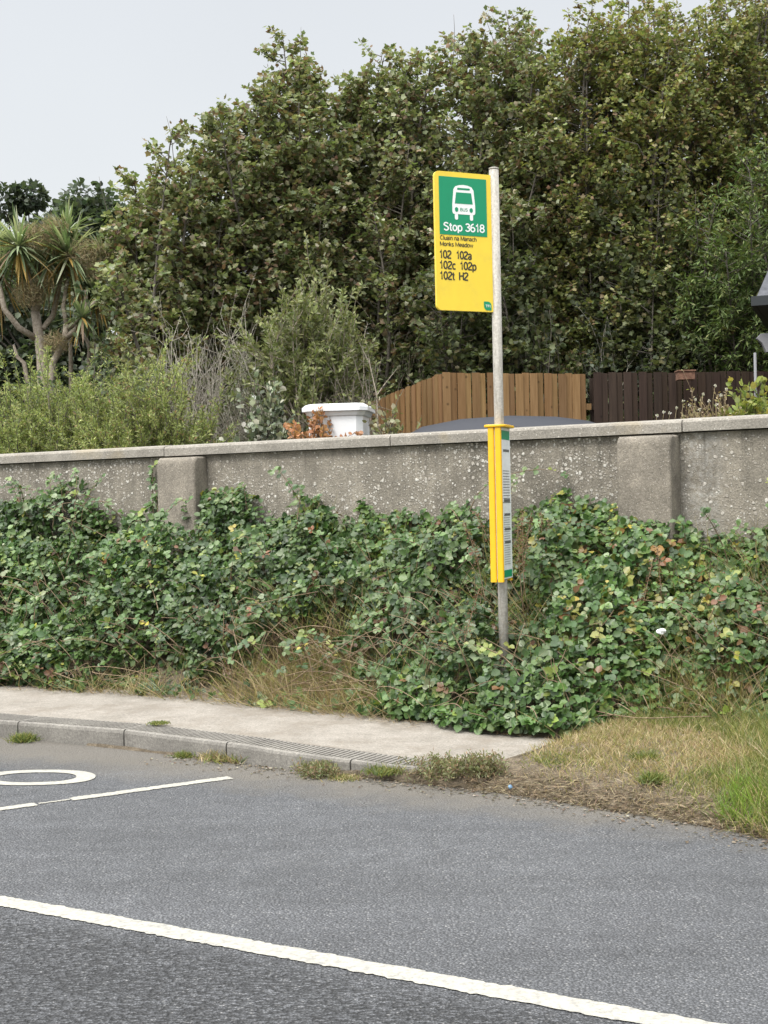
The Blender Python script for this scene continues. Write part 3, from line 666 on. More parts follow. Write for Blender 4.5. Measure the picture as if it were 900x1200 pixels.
for y0, y1 in ((.80, .815), (.49, .508), (.405, .42), (.315, .33), (.235, .25)): cq(k, CW*.18, y0*CH/.93, CW*.92, y1*CH/.93)
for y in np.arange(.555, .775, .019): cq(k, CW*.1, y, CW*.9, y+.0045)
for y in np.arange(.12, .47, .016): cq(k, CW*.1, y, CW*.85, y+.003)
cq(k, 0, .545, CW, .549); k.build('timetable_print', M['ink'], case)

# ------------------------------------------------------------ fences
def fence(name, A, B, z0, topf, bw, mat, label, group=None, tone=.2, lean=.004):
    A, B = np.array(A[:2]+(0,)) if isinstance(A, tuple) else np.array([A[0], A[1], 0]), np.array([B[0], B[1], 0])
    L = np.linalg.norm(B-A); d = (B-A)/L; p = np.array([-d[1], d[0], 0])
    root = thing(name, A+Zd*z0, label, 'fence', group); k = MB(); n = int(L/bw)
    for i in range(n):
        x = i*bw; tz = topf(x/L)+rng.normal()*.006; c = np.array([1, 1, 1])*rng.uniform(1-tone, 1+tone)*np.array([1, rng.uniform(.94, 1.04), rng.uniform(.9, 1.05)])
        o = A+d*(x+.003)+p*(.0 if i % 2 else -.018)+p*rng.normal()*.002
        k.box(o+Zd*z0, d*(bw*(.9 if i % 2 else 1.03)), p*.016, Zd*(tz-z0)+d*rng.normal()*lean, c)
    k.build('boards', mat, root)
    for zr in (.3, 1.0, 1.7):
        q = MB(); q.box(A+p*.02+Zd*(z0+zr), d*L, p*.05, Zd*.08, (1, 1, 1)); q.build('rail', mat, root)
    x = 0
    while x <= L+.01:
        q = MB(); q.box(A+d*min(x, L-.1)+p*.072+Zd*(z0-.2), d*.1, p*.1, Zd*(topf(x/L)-z0+.14), (.8, .8, .8)); q.build('post', mat, root); x += 1.83
    return root
c1 = at(518, 437, 17.0); c0 = at(428, 474, 20.); c0[2] = at(428, 474, 20.)[2]; c2 = at(693, 438, 17.6); c3 = at(892, 431, 17.9)
print('fence z', c0[2], c1[2], c2[2], c3[2])
fence('garden_fence', c0, c1-[.01, 0, 0], 1.05, lambda u: c0[2]+(c1[2]-c0[2])*u, .105, M['tan_board'], 'tan featheredge fence run receding from the corner to the left, beside the white pillar')
fence('garden_fence', c1, c2, 1.05, lambda u: c1[2]+(c2[2]-c1[2])*u, .098, M['tan_board'], 'tan featheredge fence run behind the bus stop post, joining the dark brown fence')
fence('garden_fence', c2+[.02, 0, 0], c3+[2.2, .3, 0], 1.05, lambda u: c2[2]+.01, .10, M['dark_board'], 'dark brown stained board fence at the right with a small box on top', tone=.14)
# small wooden trough hung on the dark fence
tb = at(792, 446, 17.55); bxw = thing('wooden_planter', tb, 'small reddish wooden box fixed to the top of the dark brown fence', 'planter')
wv = .21; k = MB(); k.box(tb+[0, -.16, 0], [wv, 0, 0], [0, .17, 0], [0, 0, .02])
for o, a, b in (((0, -.16), (wv, 0), (0, .014)), ((0, -.004), (wv, 0), (0, .014)), ((0, -.146), (.014, 0), (0, .142)), ((wv-.014, -.146), (.014, 0), (0, .142))):
    k.box(tb+[o[0], o[1], .02], [*a, 0], [*b, 0], [0, 0, .085])
k.build('box', M['boxwood'], bxw)
k = MB(); k.box(tb+[-.012, -.175, .105], [wv+.024, 0, 0], [0, .03, 0], [0, 0, .015]); k.box(tb+[-.012, -.005, .105], [wv+.024, 0, 0], [0, .03, 0], [0, 0, .015]); k.box(tb+[-.012, -.145, .105], [.025, 0, 0], [0, .14, 0], [0, 0, .015]); k.box(tb+[wv-.013, -.145, .105], [.025, 0, 0], [0, .14, 0], [0, 0, .015]); k.build('rim', M['boxwood'], bxw)

# ------------------------------------------------------------ white pillar with moulded cap
pc = at(398, 505, 13.2); PBZ = 1.08; pl = thing('garden_pillar', (pc[0], pc[1], PBZ), 'white painted pillar with a stepped moulded cap just behind the wall', 'pillar')
def tier(mb, z0, z1, h0, h1, ch=.22, rot=math.radians(-8)):
    def ring(h, z):
        c = ch*h; pts = [(h, -h+c), (h, h-c), (h-c, h), (-h+c, h), (-h, h-c), (-h, -h+c), (-h+c, -h), (h-c, -h)]
        return [np.array([pc[0]+x*math.cos(rot)-y*math.sin(rot), pc[1]+x*math.sin(rot)+y*math.cos(rot), z]) for x, y in pts]
    A, B = ring(h0, z0), ring(h1, z1); b = mb.n; i = np.arange(8)
    mb.add(np.array(A+B), np.stack([i, (i+1) % 8, (i+1) % 8+8, i+8], -1)); mb.f.setdefault(8, []).append(np.array([list(range(7, -1, -1)), list(range(8, 16))])+b)
zT = at(398, 475, 13.2)[2]
k = MB(); tier(k, PBZ, zT-.118, .258, .262); k.build('shaft', M['whitepaint'], pl)
k = MB(); tier(k, zT-.117, zT-.075, .275, .295); tier(k, zT-.074, zT-.032, .318, .318); tier(k, zT-.031, zT-.008, .312, .285); tier(k, zT-.007, zT, .28, .262); k.build('cap', M['whitepaint'], pl, bevel=.004)

# ------------------------------------------------------------ parked car, only its roof above the wall
cr0 = at(606, 484.5, 14.6); carz = cr0[2]; cg = 1.1; sc_car = (carz-cg)
car = thing('parked_car', (cr0[0]-.05, cr0[1]+.5, cg), 'dark grey car parked behind the wall with only its curved roof showing', 'car')
cx, cy = cr0[0]-.05, cr0[1]+.5; hw = .86
# side profile (x along car, height fraction)
def body_shell(prof, y_in):
    V = []
    for yy, ins, dz in ((-hw, 0, 0),):
        pass
roofp = [(-1.35, .70), (-1.15, .87), (-.98, .93), (-.55, .982), (0, 1.0), (.5, .985), (.85, .95), (1.08, .90), (1.30, .74)]
k = MB()
rows = []
for v in np.linspace(-1, 1, 13):
    yy = v*hw*.88; rows.append([np.array([cx+x*.98, cy+yy, cg+sc_car*(h_-.11*abs(v)**3)]) for x, h_ in roofp])
k.grid(np.array(rows)); roof = k.build('roof', M['carpaint'], car, True)
k = MB()
lower = [(-2.1, .22), (-2.15, .45), (-2.0, .58), (-1.35, .66), (1.4, .66), (2.0, .62), (2.15, .45), (2.1, .22)]
k.prism([np.array([cx+x, cy-hw, cg+sc_car*h_]) for x, h_ in lower], np.array([0, 2*hw, 0])); k.build('body', M['carpaint'], car, bevel=.05)
k = MB(); win = [(-1.36, .655), (-1.10, .80), (-.93, .82), (.83, .82), (1.05, .80), (1.33, .655)]
k.prism([np.array([cx+x, cy-hw*.82, cg+sc_car*h_]) for x, h_ in win], np.array([0, 2*hw*.82, 0])); k.build('window', M['glass'], car, bevel=.02)
for wx_ in (-1.35, 1.3):
    for sy in (-1, 1):
        q = MB(); c = np.array([cx+wx_, cy+sy*(hw-.08), cg+.31]); q.tube([c-[0, .1, 0], c+[0, .1, 0]], .31, 24); wh = q.build('wheel', M['tyre'], car)
        q = MB(); q.tube([c+[0, sy*.085, 0], c+[0, sy*.115, 0]], [.2, .17], 16); q.build('rim', M['alloy'], wh)

# ------------------------------------------------------------ house porch corner at the right edge
hY = 15.2; hp = at(884, 359, hY); hs = thing('house', (hp[0]+2, hY+2.5, 1.1), 'dark house corner with slate roof and black eaves at the right edge', 'house')
X0 = hp[0]; Z0 = hp[2]
hf = nrm(np.array([.94, -.34, 0])); hd = np.array([.34, .94, 0])
def hp_(x, y, z): return np.array([X0, hY, 0])+hf*x+hd*y+Zd*z
def hbox(mb, x, y, z, a, b, c): mb.box(hp_(x, y, z), hf*a, hd*b, Zd*c)
k = MB(); hbox(k, .42, .35, 1.05, 4, 5, Z0-1.05-.004); k.build('wall', M['darkwall'], hs)
k = MB(); zr = Z0+.11
k.add([hp_(.03, 0, zr), hp_(5, 0, zr), hp_(5, 6, zr), hp_(.03, 6, zr), hp_(1.2, 2.6, zr+3.4), hp_(3.6, 2.6, zr+3.4), hp_(3.6, 3.4, zr+3.4), hp_(1.2, 3.4, zr+3.4)],
      [[0, 1, 5, 4], [1, 2, 6, 5], [2, 3, 7, 6], [3, 0, 4, 7], [4, 5, 6, 7], [3, 2, 1, 0]]); k.build('roof', M['slate'], hs)
k = MB(); hbox(k, -.03, -.06, Z0, 5.1, .05, .105); hbox(k, -.03, -.007, Z0, .05, 6, .105); k.build('fascia', M['blackpaint'], hs)
k = MB(); hbox(k, .025, -.004, Z0, 4.9, 5.9, .02); k.build('soffit', M['blackpaint'], hs)
pw = at(888.5, 430, hY)
k = MB(); k.tube([[pw[0], hY+.12, 1.1], [pw[0], hY+.12, at(888, 412, hY)[2]]], .016, 12); k.build('downpipe', M['greyrender'], hs, True)
gx = at(893, 400, hY); zz = at(893, 398, hY)[2]
k = MB(); k.prism([np.array([gx[0], hY+.2, zz+z])+hf*x for x, z in ((0, .04), (.05, .09), (1.2, .09), (1.2, -.3), (1.1, -.1), (.9, .0), (.3, -.02), (.15, -.12), (.1, -.12), (.06, -.02))], np.array([0, .06, 0])); k.build('valance', M['greyrender'], hs)

# ------------------------------------------------------------ TREES
SG = 'sycamores behind the garden'
def tips(lst, d0=18.5): return [at(x, y, d0+dd) for x, y, dd in lst]
def gb(x, Y, z=1.15): p = at(x, 500, Y); return np.array([p[0], Y, z])
def syc(x, Y, skyline, lows, palette, label, **k):
    sk = sorted(skyline); skyline = list(skyline)+[(a[0]+(b[0]-a[0])*q+rng.normal()*3, max(a[1], b[1])*.6+min(a[1], b[1])*.4+rng.uniform(8, 45)) for a, b in zip(sk[:-1], sk[1:]) for q in (.3, .7)]
    """skyline: tips on the outline; lows: (x0,x1,y0,y1,n) box of lower stems filling the face"""
    T = tips([(a, b, rng.uniform(-.4, 1.)) for a, b in skyline], Y)
    for x0, x1, y0, y1, n in lows: T += [at(rng.uniform(x0, x1), rng.uniform(y0, y1), Y+rng.uniform(-1.5, 1.2)) for _ in range(int(n*1.15))]
    return plume_tree('sycamore_tree', gb(x, Y), T, palette, label, group=SG, **k)
syc(190, 19.5, [(160, 205), (200, 150), (178, 235), (150, 260), (225, 200)], [(130, 240, 240, 330, 5)], SYC, 'small sycamore at the left end of the row, beside the palm, with two leafy points', R=.7)
syc(315, 20.5, [(330, 42), (352, 75), (300, 105), (275, 130), (248, 160), (372, 110)], [(230, 390, 140, 260, 7)], SYC, 'tall narrow sycamore with the sharp leafy spire, above the pale twiggy shrub', R=.85)
syc(440, 21.3, [(450, 62), (420, 85), (485, 70), (400, 105), (515, 62), (470, 95)], [(380, 540, 110, 280, 8)], SYC, 'broad grey green sycamore immediately left of the bus stop flag', R=.95)
syc(585, 20.5, [(590, 12), (560, 50), (540, 45), (620, 42), (650, 48)], [(520, 670, 70, 300, 9)], SYC, 'sycamore whose crown stands directly above the bus stop flag', R=.95, leafS=(.045, .085))
syc(715, 20, [(735, -2), (690, 22), (765, 8), (660, 50), (790, 15), (712, 30)], [(650, 810, 60, 300, 10)], SYCB, 'yellow brown sycamore right of the bus stop flag with the highest crown', R=1.0, leafS=(.04, .075))
syc(850, 20.5, [(845, 0), (875, -20), (815, 10), (905, -30), (940, -40)], [(790, 960, 30, 260, 9)], SYCB, 'olive brown sycamore at the far right above the bright green bush', R=1.0, leafS=(.035, .07))
syc(1060, 19, [(1010, -30), (1060, -60), (1110, -40)], [(980, 1150, 0, 250, 6)], SYCB, 'sycamore just beyond the right edge', R=.95) if False else None
# lower, darker stems in front of the sycamores
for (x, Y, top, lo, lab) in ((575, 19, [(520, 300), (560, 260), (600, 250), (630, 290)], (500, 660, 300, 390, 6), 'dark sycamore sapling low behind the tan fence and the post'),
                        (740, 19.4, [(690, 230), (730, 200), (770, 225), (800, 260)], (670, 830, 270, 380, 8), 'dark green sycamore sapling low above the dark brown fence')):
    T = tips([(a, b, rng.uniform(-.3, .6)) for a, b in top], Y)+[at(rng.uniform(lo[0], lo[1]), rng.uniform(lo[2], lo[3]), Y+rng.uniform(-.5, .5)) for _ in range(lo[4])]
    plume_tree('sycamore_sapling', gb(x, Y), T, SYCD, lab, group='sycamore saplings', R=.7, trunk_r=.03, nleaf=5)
# bright green fine leaved tree at right
T = tips([(870, 185, 0), (840, 235, -.3), (900, 170, .3), (810, 290, 0), (930, 200, 0), (880, 250, -.8), (850, 300, -.8), (810, 340, -.2), (910, 260, -.5), (840, 330, -.3), (880, 330, -.5), (780, 330, .2)], 19.2)
plume_tree('willow_bush', gb(890, 19.8, 1.2), T, BRIGHT, 'bright green fine leaved bush tree above the dark fence at the right', 'tree', R=.8, tmpl=LANCE, leafS=(.07, .12), step=.05, nleaf=8, mat='needle', trunk_r=.04, spread=.3)
# dark mass of evergreens further back
def clump_tree(name, c, rx, ry, rz, n, palette, label, leafS=(.09, .15), tmpl=OV, cat='tree', group=None, ncl=26, rc=.38, spiky=0):
    c = np.asarray(c, float); base = np.array([c[0], c[1], 1.1]); root = thing(name, base, label, cat, group)
    tr = MB(); tr.tube(curve(base-[0, 0, .1], c+[0, 0, rz*.3], .03, 6), np.linspace(.14, .04, 6), 7)
    d = rvec(ncl); d[:, 1] = -abs(d[:, 1])*.9+.25*(rng.random(ncl) < .3); cc_ = c+d*[rx, ry, rz]*rng.uniform(.55, .95, (ncl, 1))
    for q in cc_: tr.tube(curve(c-[0, 0, rz*.3], q, .06, 5), np.linspace(.035, .008, 5), 4, cap=False)
    i = rng.integers(0, ncl, n); sz = rc*rng.uniform(.7, 1.3, ncl)
    dd = rvec(n); P = cc_[i]+dd*(sz[i]*rng.uniform(.35, 1.1, n)**.6)[:, None]*[1.1*min(1, rx), 1.1*min(1, ry), .8]
    D = nrm(dd+rvec(n)*.7+[0, 0, -.2]); C = pal(n, *palette)*(1+.15*vnoise(P, 1.)[:, None])
    k = MB(); leaves(k, P, D, dd+rvec(n)*.6+[0, 0, .6], rng.uniform(*leafS, n), tmpl, C)
    tr.build('trunk', M['bark'], root, True); k.build('crown', M['leaf'], root, True); return root
EG_ = 'dark evergreens at the back'
CON = ([(.05, .07, .045), (.075, .10, .06), (.04, .05, .035), (.095, .12, .08)], [4, 4, 2, 1.5])
for (x, y, Y, rx, rz, n, lab) in ((40, 330, 27, 1.6, 1.6, 7000, 'dark evergreen directly behind the palm tree'), (110, 300, 26, 1.3, 1.0, 6000, 'rounded dark evergreen top between the palm and the small sycamore'),
                             (10, 400, 23, 1.8, 1.1, 6000, 'low dark ivy covered thicket at the foot of the palm'), (165, 370, 22, 1.4, 1.1, 6000, 'dark green thicket under the small sycamore'),
                             (40, 470, 22.5, 1.7, .9, 5000, 'lowest dark thicket at the far left behind the feathery shrub'), (165, 465, 22.5, 1.6, .9, 5000, 'lowest dark thicket between palm and bare grey bush'), (300, 470, 22, 1.6, .9, 5000, 'lowest dark thicket behind the variegated shrub'),
                             (265, 400, 21.5, 1.5, 1.1, 6500, 'dark thicket behind the bare grey bush'), (390, 360, 22, 1.7, 1.5, 7500, 'dark evergreen thicket behind the round pale twigged shrub'),
                             (500, 350, 22, 1.5, 1.6, 7000, 'dark evergreen mass left of the post above the tan fence'), (640, 330, 21.5, 1.6, 1.6, 7500, 'dark evergreen mass behind the post above the tan fence'),
                             (770, 330, 22, 1.6, 1.7, 7500, 'dark evergreen mass above the dark brown fence'), (900, 330, 22, 1.7, 2.0, 7500, 'dark evergreen mass behind the house eaves')):
    p = at(x, y, Y); clump_tree('evergreen_tree', p+[0, 1.5 if Y < 25 else 0, 0], rx, .9, rz*1.15, int(n*1.3), CON if Y > 25 else DARK, lab, group=EG_, leafS=(.10, .16) if Y > 20 else (.07, .12))
# windswept conifer sprays on the skyline at left
cn = gb(75, 28, 1.1); root = thing('conifer_tree', cn, 'windswept dark conifer with slanting sprays on the skyline behind the palm', 'tree'); tr = MB(); k = MB()
tr.tube([cn, at(62, 330, 28), at(72, 262, 28)], [.15, .09, .03], 7)
for (xa, ya, xb, yb) in ((58, 275, 84, 238), (55, 272, 42, 253), (62, 270, 98, 245), (40, 275, 14, 262), (30, 290, -8, 266), (70, 280, 108, 256), (50, 290, 60, 250), (20, 300, -10, 285), (75, 290, 125, 262)):
    a, b = at(xa, ya, 28+rng.normal()*.3), at(xb, yb, 28+rng.normal()*.3); pth = curve(a, b, .06, 6); tr.tube(pth, np.linspace(.025, .006, 6), 4)
    n = 420; f = rng.random(n)**.8; c = a+(b-a)*f[:, None]; d = nrm((b-a)/np.linalg.norm(b-a)+rvec(n)*.6); 
    leaves(k, c+rvec(n)*(.10*(1.1-f))[:, None], d, rvec(n), rng.uniform(.07, .14, n), LANCE, pal(n, [(.035, .045, .03), (.06, .075, .05)], [1, 1]), 1.6)
tr.build('trunk', M['bark'], root, True); k.build('crown', M['needle'], root, True)

# ------------------------------------------------------------ cabbage palm
CY = 20.; root = thing('cabbage_palm', gb(65, CY, 1.15), 'multi stemmed cabbage palm with spiky leaf heads and brown flower plumes at the left', 'palm tree')
def pth(*pts): return [at(x, y, CY+dy) for x, y, dy in pts]
limbs = [(pth((57, 655, 0), (53, 480, 0), (50, 420, 0), (45, 390, 0), (41, 365, 0)), (.15, .13, .115, .09, .08)), (pth((41, 365, 0), (45, 350, 0), (51, 330, 0), (56, 318, .1)), (.08, .075, .065, .05)),
         (pth((41, 365, 0), (38, 340, -.1), (33, 320, -.1), (24, 295, -.2)), (.05, .05, .045, .03)),
         (pth((43, 397, 0), (22, 384, -.2), (5, 362, -.3), (-2, 330, -.3)), (.06, .055, .05, .045)),
         (pth((50, 385, 0), (62, 370, .1), (68, 345, .1), (70, 325, .1), (76, 312, .1)), (.05, .05, .05, .045, .035)),
         (pth((58, 500, -.2), (62, 425, -.2), (76, 398, -.2), (78, 380, -.2)), (.07, .065, .06, .055)), (pth((78, 380, -.2), (74, 360, -.2), (78, 335, -.1), (80, 325, 0)), (.045, .04, .035, .03)),
         (pth((78, 396, -.2), (90, 385, -.3), (100, 372, -.3), (101, 340, -.3)), (.05, .05, .045, .035)), (pth((79, 385, -.2), (98, 370, -.4), (114, 350, -.4)), (.045, .04, .03)),
         (pth((103, 520, .3), (104, 435, .3), (105, 405, .3), (94, 386, .3)), (.05, .045, .04, .03)), (pth((105, 405, .3), (118, 404, .3)), (.03, .02)), (pth((84, 520, .2), (83, 425, .2), (82, 396, .2)), (.045, .04, .03)),
         (pth((45, 520, .2), (28, 425, .2), (20, 418, .2), (16, 404, .2)), (.045, .04, .035, .02))]
k = MB()
for P_, r_ in limbs: k.tube(P_, np.array(r_)*.8, 9)
k.build('trunk', M['palebark'], root, True)
heads = [(22, 290, 60, .62), (58, 308, 40, .5), (80, 300, 65, .62), (-2, 322, 60, .6), (112, 345, 50, .5), (101, 335, 45, .5), (78, 275, 55, .55), (30, 322, 20, .3), (96, 372, 30, .35), (120, 300, 30, .4), (-10, 290, 45, .6), (45, 300, 30, .45)]
k = MB(); kd = MB(); GRN = [(.19, .245, .13), (.25, .30, .17), (.12, .17, .09), (.38, .40, .28)]
for x, y, n, L in heads:
    c = at(x, y, CY+rng.normal()*.15)
    for i in range(int(n*2.4)):
        dead = i > n*1.9; d = nrm(rng.normal(size=3)+[0, -.2, .55 if not dead else -1.6]); L2 = L*1.2*rng.uniform(.6, 1.1)
        m = 6; u = np.linspace(0, 1, m); drop = rng.uniform(.02, .45); P_ = c+d*(u*L2)[:, None]; P_[:, 2] -= drop*L2*u**2.2
        side = nrm(np.cross(d, [0, 0, 1])+1e-3); wdt = .019*np.array([.6, 1, 1, .85, .55, .05])
        V = np.stack([P_-side*wdt[:, None], P_+side*wdt[:, None]], 1)
        cc_ = np.array(random.choice(GRN))*rng.uniform(.8, 1.2) if not dead else np.array(random.choice([(.25, .17, .07), (.33, .22, .06), (.2, .14, .09)]))
        (kd if dead else k).grid(V, cc_)
k.build('leaf_head', M['grass'], root); kd.build('dead_leaf_skirt', M['grass'], root)
k = MB()
for x, y, rr_, n in ((52, 284, .30, 1000), (38, 276, .2, 500), (64, 268, .2, 500), (105, 300, .3, 900), (118, 318, .2, 450), (35, 345, .22, 900), (66, 402, .18, 500), (50, 335, .15, 300)):
    n *= 2; c = at(x, y, CY-.25); d = rvec(n); P_ = c+d*(rr_*rng.random(n)**.45)[:, None]*[1.15, 1, .85]
    leaves(k, P_, rvec(n)+[0, 0, .3], rvec(n), rng.uniform(.05, .11, n), LANCE, pal(n, [(.29, .235, .14), (.38, .31, .19), (.21, .165, .10), (.27, .27, .14)], [3, 2, 2, 1]), .35)
k.build('flower_plume', M['needle'], root)

# ------------------------------------------------------------ shrubs in the garden
TAM = ([(.28, .335, .11), (.37, .41, .15), (.20, .25, .085), (.39, .36, .16)], [4, 3, 3, 1])
def HH(x, y, Y, z=1.1): return (at(x, y, Y)[2]-z)
def sh(x, Y, z=1.1): p = at(x, 500, Y); return np.array([p[0], Y, z])
bush('feathery_shrub', sh(60, 15.4), (1.3, .8), HH(60, 428, 15.4), 'feathery light green shrub spilling over the wall at the left edge', TAM, nst=170, leafS=(.025, .055), per=150, wx=1.0, top=.9, group='feathery light green shrubs')
bush('feathery_shrub', sh(172, 14.9), (1.08, .7), HH(172, 420, 14.9), 'feathery light green shrub behind the wall right of the left edge, with reddish sprigs', ([(.28, .32, .11), (.35, .385, .14), (.20, .245, .085), (.36, .22, .13)], [4, 3, 3, .5]), nst=160, leafS=(.025, .055), per=150, wx=1.0, top=.9, group='feathery light green shrubs')
bush('bramble_bush', sh(-40, 17), (1., .6), HH(0, 440, 17), 'dull green bramble bush on the far left behind the wall', DARK, nst=50, tmpl=OV, leafS=(.05, .08), per=22)
bush('privet_shrub', sh(110, 17.2), (1.6, .5), HH(110, 408, 17.2), 'dark leaved hedge shrub below the palm with pale upright tips', ([(.06, .085, .045), (.09, .12, .06), (.15, .18, .09)], [4, 3, 1]), nst=70, tmpl=OV, leafS=(.05, .08), per=28, leaf_from=.3)
bush('dead_bush', sh(238, 16.8), (.85, .5), HH(238, 366, 16.8), 'bare grey twiggy dead bush left of the round shrub', None, nst=130, bark='deadwood', stem_r=.012, sub=16, subL=.30, twist=.22)
RS = ([(.19, .215, .085), (.25, .27, .11), (.14, .16, .07), (.25, .25, .16)], [4, 3, 3, 1.5])
SG1 = ([(.16, .165, .12), (.20, .205, .155), (.12, .125, .09)], [1, 1, 1])
bush('round_shrub', sh(360, 16.4), (1.1, .8), HH(355, 326, 16.4), 'round olive green shrub with many pale upright twigs above the white pillar', RS, nst=150, leafS=(.05, .09), per=62, wx=1.5, bark='palebark', stem_r=.016, leaf_from=.6, sub=9, subL=.25, above=.55, twist=.15, top=.7)
bush('grey_shrub', sh(300, 16.4), (.6, .5), HH(300, 385, 16.4), 'dusty grey green shrub low between the dead bush and round shrub', SG1, nst=75, leafS=(.03, .06), per=40, bark='deadwood')
bush('grey_shrub', sh(412, 16.2), (.42, .4), HH(425, 392, 15.8), 'dusty grey green shrub with forked pale stems immediately right of the round shrub', SG1, nst=50, leafS=(.03, .06), per=30, bark='palebark', stem_r=.02)
bush('arching_shrub', sh(485, 20.6), (.95, .6), HH(490, 325, 20.6), 'loose green shrub with arching stems leaning towards the tan fence corner', ([(.10, .13, .05), (.14, .17, .065), (.08, .10, .045)], [3, 2, 3]), nst=85, leafS=(.05, .09), per=26, wx=1.2, bark='palebark', leaf_from=.5)
bush('dark_shrub', sh(630, 18.9), (1.0, .5), HH(630, 345, 18.9), 'dark leafy shrub rising over the tan fence right of the post', SYCD, nst=60, tmpl=OV, leafS=(.06, .1), per=22, leaf_from=.35)
bush('dark_shrub', sh(745, 19.2), (1.1, .5), HH(745, 345, 19.2), 'grey stemmed dark shrub rising over the dark fence beside the wooden box', ([(.07, .09, .055), (.11, .13, .09), (.05, .06, .04)], [3, 2, 2]), nst=90, tmpl=OV, leafS=(.045, .08), per=24, bark='deadwood', leaf_from=.4)
bush('dark_shrub', sh(860, 19.2), (.9, .5), HH(860, 340, 19.2), 'dark shrub with long slanting bare twigs beside the house eaves', SYCD, nst=60, tmpl=LANCE, leafS=(.06, .1), per=24, bark='palebark', wx=1.4)
VAR = ([(.16, .19, .13), (.48, .50, .42), (.07, .09, .055), (.26, .28, .2)], [3, 2, 2, 2])
bush('variegated_shrub', sh(312, 13.4), (.30, .25), HH(312, 470, 13.4), 'grey and cream leaved shrub between the feathery shrub and orange dried shrub', VAR, nst=55, top=1.5, tmpl=OV, leafS=(.045, .08), per=20, leaf_from=.35)
bush('dried_shrub', sh(366, 12.9), (.34, .2), HH(365, 484, 12.9), 'orange brown dried shrub in front of the white pillar', ([(.42, .21, .10), (.50, .28, .15), (.32, .15, .07)], [3, 2, 2]), nst=60, top=1.5, tmpl=OV, leafS=(.035, .06), per=26, leaf_from=.3)
bush('pale_leaved_shrub', sh(458, 13.0), (.28, .2), HH(458, 480, 13), 'cream and olive leaved shrub just right of the white pillar', ([(.32, .31, .2), (.22, .23, .11), (.42, .40, .3), (.2, .15, .08)], [3, 3, 1, 1]), nst=45, top=1.5, tmpl=OV, leafS=(.04, .07), per=12, leaf_from=.4)
bush('yellow_shrub', sh(884, 12.4), (.34, .3), HH(884, 446, 12.4), 'yellow green leafy shrub behind the wall at the right edge', ([(.26, .29, .07), (.18, .23, .06), (.38, .34, .09)], [3, 3, 1]), nst=50, top=1.5, tmpl=OV, leafS=(.05, .08), per=22, leaf_from=.35)
bush('flowering_plant', sh(915, 12.0), (.3, .3), 1.1, 'yellow leaved plant right beside the coping at the right edge', ([(.45, .40, .08), (.25, .28, .08)], [1, 2]), nst=20, tmpl=OV, leafS=(.04, .07), per=14, leaf_from=.35) if False else None
dr = bush('dried_flower_clump', sh(840, 12.3), (.55, .3), HH(840, 462, 12.3), 'clump of dried straw coloured flower heads behind the wall coping at the right', ([(.34, .27, .16), (.42, .35, .23), (.25, .2, .09), (.24, .25, .1)], [3, 2, 2, 1]), nst=170, top=1.3, leafS=(.02, .04), per=14, wx=2.2, bark='cane', leaf_from=.6, stem_r=.004, sub=2, cat='plant')
k = MB(); b0 = sh(830, 12.3)
for x, y in [(793, 478), (801, 470), (808, 475), (815, 468), (824, 462), (838, 452), (851, 456), (845, 463), (831, 470), (770, 487), (778, 483), (820, 480), (840, 474), (785, 484)]:
    c = at(x, y, 12.2); n = 22; d = rvec(n); leaves(k, c+d*.004, d, rvec(n), .014, LANCE, pal(n, [(.5, .47, .40), (.62, .6, .55)], [1, 1]), 3); k.tube([c, c-[.02, 0, .12], c-[.03, 0, .4]], .0025, 3, (.3, .24, .14), False)
k.build('seed_heads', M['petal'], dr)

# ------------------------------------------------------------ BRAMBLES (one uncountable thicket)
BRP = [(.066, .12, .035), (.095, .158, .046), (.045, .088, .028), (.135, .195, .07), (.19, .23, .055), (.34, .30, .05), (.17, .08, .04), (.21, .25, .15)]
BRW = [5, 5, 4.5, 2.8, 1.2, .1, .35, .9]
def dry_mask(X, Y):
    """1 where dry grass shows instead of bramble (photo places: two bare hollows and the right verge)"""
    def e(cx, cy, rx, ry): return np.clip(1.35-((X-cx)/rx)**2-((Y-cy)/ry)**2, 0, 1)
    m = e(360, 790, 95, 55); m = np.maximum(m, e(250, 812, 85, 16)); m = np.maximum(m, e(400, 745, 50, 32)*.7); m = np.maximum(m, e(820, 800, 75, 60)*.8); m = np.maximum(m, e(150, 790, 90, 22)*.5); m = np.maximum(m, e(520, 740, 26, 40)*.25)
    return m
def surf(n, s0=-13, s1=2.2):
    s = rng.uniform(s0, s1, n); f = rng.random(n); t_ = foot_t(s)-.05+(TW-.03-foot_t(s)+.05)*f
    return s, t_, f
lump = lambda s, t_: .17*vnoise(np.c_[s, t_, s*0], 1.7)+.13*vnoise(np.c_[s, t_, s*0+7], 4.4)
n = 52000; s, t_, f = surf(n)
zs = bank_z(s, t_)+lump(s, t_)*np.clip(f*4, 0, 1)
dep = rng.random(n)**1.7*.42; z = zs-dep*np.clip(.3+f*2, 0, 1)
P = s[:, None]*Ud+t_[:, None]*Nd+z[:, None]*Zd
hole = np.clip((-.15-vnoise(P, 2.2))/.35, 0, 1)*.33+np.clip((-.3-vnoise(P+9, 5.5))/.4, 0, 1)*.14
hole *= np.clip((-3.1-s)/1.2, .25, 1)
P = P-nrm(-Nd*.75+Zd*.75)*hole[:, None]; P = P-Nd*np.maximum(0, P@Nd-(TW-.04))[:, None]
P[:, 2] = np.maximum(P[:, 2], .13+rng.random(n)*.08)
q = P-EYE; ff = q@Fw; X = 450+FPX*(q@Rt)/ff; Y = 600-FPX*(q@Up)/ff
keep = (rng.random(n) > dry_mask(X, Y)*.93) & (vnoise(P, 7.) > -.72)
